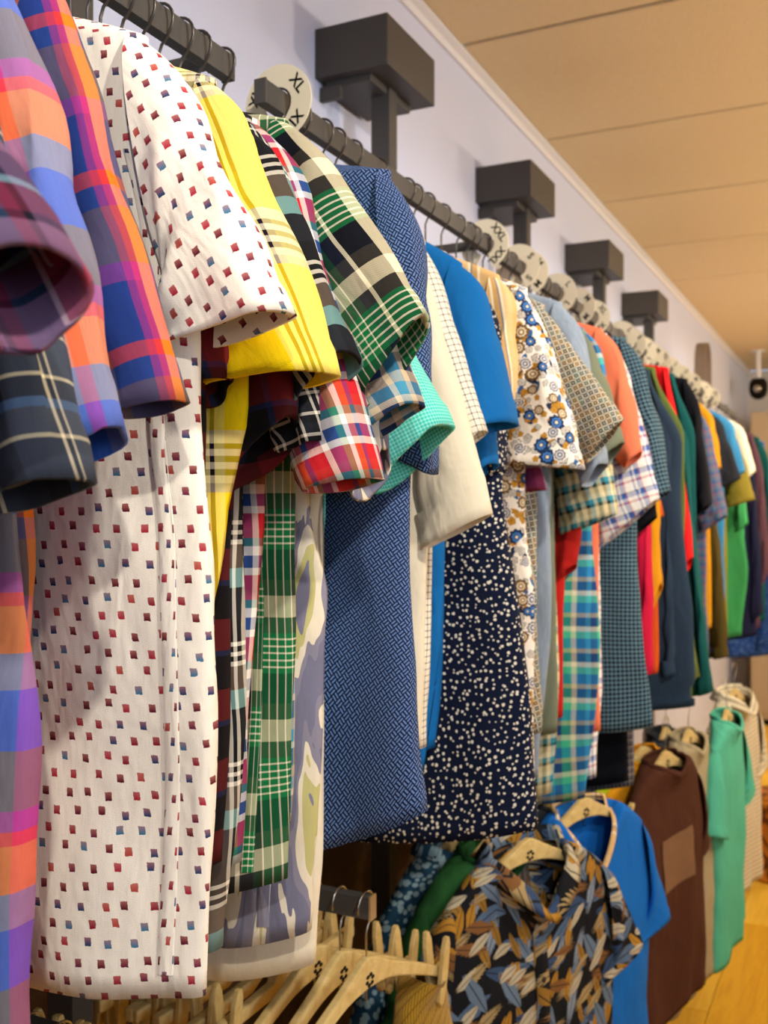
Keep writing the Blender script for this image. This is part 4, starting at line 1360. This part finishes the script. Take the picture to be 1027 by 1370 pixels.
def lower_garment(kind, fabkey, label, cat, x, y, rz, half=.215, length=.70, slen=.22, sang=25, swid=.17, dip=.05, collar='crew', neck_w=.09, what='', drop=.07, top=.108,
                  chest=None, hemw=None, thick=.036, fold=.012, tail=.0, placket=False, buttons=0, th=.035, rib=0.0, steel=True, group='garments on the lower arms', bulge=.012, cfab=None):
    fab = FAB[fabkey]
    neck = LZ - top
    tz = neck - drop
    hz = neck - length
    base = max(hz - .02, 0)
    chest = chest or half + .035
    hemw = hemw or chest
    root = tag(empty(kind, (x, y, base), rz), label, cat, group)
    si = hash_s(label) % 991
    sd = [(tz - .2, chest), (tz - .4, (chest + hemw) / 2 - .008), (hz, hemw)]
    rows = make_body(root, fab, base, (half, tz), neck, sd, hz, si, thick, fold, tail, dip=dip, neck_w=neck_w)
    for s in (1, -1):
        an = math.radians(sang)
        o = (s * (half + slen * math.sin(an)), tz - slen * math.cos(an))
        i = (o[0] - s * swid * math.cos(an), o[1] - swid * math.sin(an) * .6)
        make_sleeve(root, fab, base, ((s * (half - .012), tz + .004), o), ((s * (chest - .02), tz - .21), i), si + s, bulge=bulge, th1=th, rib=rib)
    if collar:
        make_collar(root, FAB[cfab] if cfab else fab, rows[0], collar)
    if placket:
        make_placket(root, fab, rows, buttons)
    root_rows[label] = (root, rows)
    if what:
        wood_hanger(x, y, rz, 'pale wooden hanger holding the ' + what, 'hangers holding lower garments', steel=steel)
    return root


# arm of the leaf shirt
lower_garment('short_sleeve_shirt', 'leaf', 'black shirt printed with slate blue and gold tropical leaves', 'shirt', -.60, 1.86, R90 - .45, half=.215, length=.74, slen=.22, sang=32, dip=.11, collar='shirt', what='tropical leaf shirt', placket=True, buttons=5, tail=.02)
lower_garment('short_sleeve_shirt', 'darkgreen', 'bottle green shirt directly behind the tropical leaf shirt', 'shirt', -.67, 1.86, R90 - .30, half=.225, length=.72, dip=.06, what='bottle green shirt')
lower_garment('short_sleeve_shirt', 'tealprint', 'teal flower print shirt behind the bottle green shirt', 'shirt', -.74, 1.86, R90 - .25, half=.22, length=.70, dip=.06, collar='shirt', what='teal flower print shirt')
# cobalt
lower_garment('polo_shirt', 'cobalt', 'cobalt blue top with an open tan-trimmed neck placket', 'shirt', -.575, 2.18, R90 - .38, half=.215, length=.78, slen=.26, sang=22, dip=.15, collar='crew', cfab='tan', what='cobalt blue top')
lower_garment('t_shirt', 'charcoalplain', 'charcoal T-shirt behind the cobalt blue top', 'T-shirt', -.64, 2.236, R90 - .35, half=.22, length=.72, what='charcoal T-shirt')
lower_garment('t_shirt', 'lime', 'neon lime T-shirt beside the brown T-shirt', 'T-shirt', -.62, 2.60, R90 - .3, half=.22, length=.70, what='neon lime T-shirt')
# brown
lower_garment('t_shirt', 'brown', 'dark brown T-shirt with a pale printed square on the chest', 'T-shirt', -.495, 2.70, R90 - .22, half=.205, length=.66, slen=.22, sang=14, dip=.04, what='brown T-shirt')
lower_garment('t_shirt', 'mustard', 'mustard T-shirt behind the brown T-shirt', 'T-shirt', -.56, 2.73, R90 - .25, half=.215, length=.70, what='mustard T-shirt')
# oatmeal, mint
lower_garment('t_shirt', 'charcoalplain', 'charcoal T-shirt behind the oatmeal T-shirt', 'T-shirt', -.55, 3.0, R90 - .05, half=.215, length=.72, what='charcoal T-shirt behind the oatmeal T-shirt')
lower_garment('t_shirt', 'oatmeal', 'oatmeal melange T-shirt between brown and mint T-shirts', 'T-shirt', -.485, 3.0, R90 - .10, half=.205, length=.72, slen=.24, sang=26, th=.05, what='oatmeal T-shirt')
lower_garment('t_shirt', 'mint', 'mint green T-shirt beside the cream striped shirt', 'T-shirt', -.425, 3.36, R90 - .05, half=.215, length=.72, slen=.25, sang=28, th=.045, what='mint green T-shirt')
lower_garment('polo_shirt', 'creamstripe', 'cream shirt with narrow grey stripes near the far end', 'shirt', -.45, 3.76, R90 - .22, half=.215, length=.70, slen=.24, sang=24, collar='shirt', dip=.06, what='cream striped shirt')
# tan print on the brown T-shirt
_r, _rows = root_rows['dark brown T-shirt with a pale printed square on the chest']
make_patch(_r, plain('tan_screen_print', '#7a5c44'), _rows, 'chest_print', 3 * NC // 4 - 3, 3 * NC // 4 + 3, 17, 26)
# neck opening band of the cobalt top
_r, _rows = root_rows['cobalt blue top with an open tan-trimmed neck placket']
make_patch(_r, FAB['tan'], _rows, 'neck_placket', 3 * NC // 4 - 1, 3 * NC // 4 + 1, 2, 12, .004)

# mustard corduroy trousers gathered in the far clip of an empty hanger
tz = LZ - .195
root = tag(empty('corduroy_trousers', (-.648, 1.465, tz - .62), R90 - .35), 'mustard corduroy trousers gathered in a clip of the wooden hangers', 'trousers')
_rows = make_body(root, FAB['mustcord'], tz - .62, (.05, tz - .04), tz, [(tz - .08, .10), (tz - .18, .17), (tz - .6, .20)], tz - .6, 12, .04, .022, .0, neck_w=.018)

# carved wooden stool on the floor
t = NT('carved_orange_wood', .5, coord='Object')
vo = t.voro(t.rot(t.uv, 0, (1, 1, .6)), 16, 'DISTANCE_TO_EDGE', 1.0, '3D')
M_CARVE = t.done(t.mix(t.math('LESS_THAN', vo['Distance'], .09), srgb('#c47a22'), srgb('#6a3a10')), False)
so = tag(empty('carved_stool', (-.40, 5.05, 0)), 'carved orange wooden stool on the floor beyond the striped shirt', 'stool')
MB().lathe([(.15, .33), (.165, .34), (.17, .36), (.16, .375), (.02, .38)], 28).build('seat', M_CARVE, so, smooth=True)
MB().lathe([(.14, .0), (.15, .02), (.135, .10), (.125, .18), (.135, .27), (.15, .335)], 28).build('trunk', M_CARVE, so, smooth=True)
MB().lathe([(.155, .0), (.158, .012), (.150, .026)], 28).build('base_rim', M_CARVE, so, smooth=True)

# tall cabinet before the far wall
cb = tag(empty('tall_cabinet', (-.35, 8.9, 0)), 'tall beige cabinet against the far wall', 'cabinet')
M_CAB = wall_mat('beige_cabinet_lacquer', '#b9a78e', .02)
MB().box((0, 0, 1.27), (1.1, .66, 2.46)).build('body', M_CAB, cb, bevel=.004)
MB().box((0, .02, .02), (1.04, .58, .04)).build('plinth', M_INK, cb)
for sx in (-1, 1):
    dr = MB().box((sx * .274, -.338, 1.28), (.54, .018, 2.38)).build('door', M_CAB, cb, bevel=.003)
    MB().box((sx * .05, -.356, 1.2), (.014, .02, .2)).build('handle', M_STEEL, dr, bevel=.002)

# security camera in the far corner
sc_ = tag(empty('security_camera', (-.86, 8.75, CAMZ + 1.0)), 'small black security camera hanging from the ceiling before the far wall', 'security camera')
MB().tube([(0, 0, .08), (0, 0, .32)], .018, 10).build('stem', M_TRIM, sc_)
MB().lathe([(.05, .31), (.055, .32)], 16).build('ceiling_plate', M_TRIM, sc_)
MB().lathe([(.05, .09), (.07, .06), (.075, 0), (.06, -.05), (.03, -.075), (.002, -.08)], 18).build('dome', M_INK, sc_, smooth=True)
MB().lathe([(.028, -.10), (.03, -.075), (.026, -.06)], 16, axis='y').build('lens', M_STEEL, sc_, smooth=True)
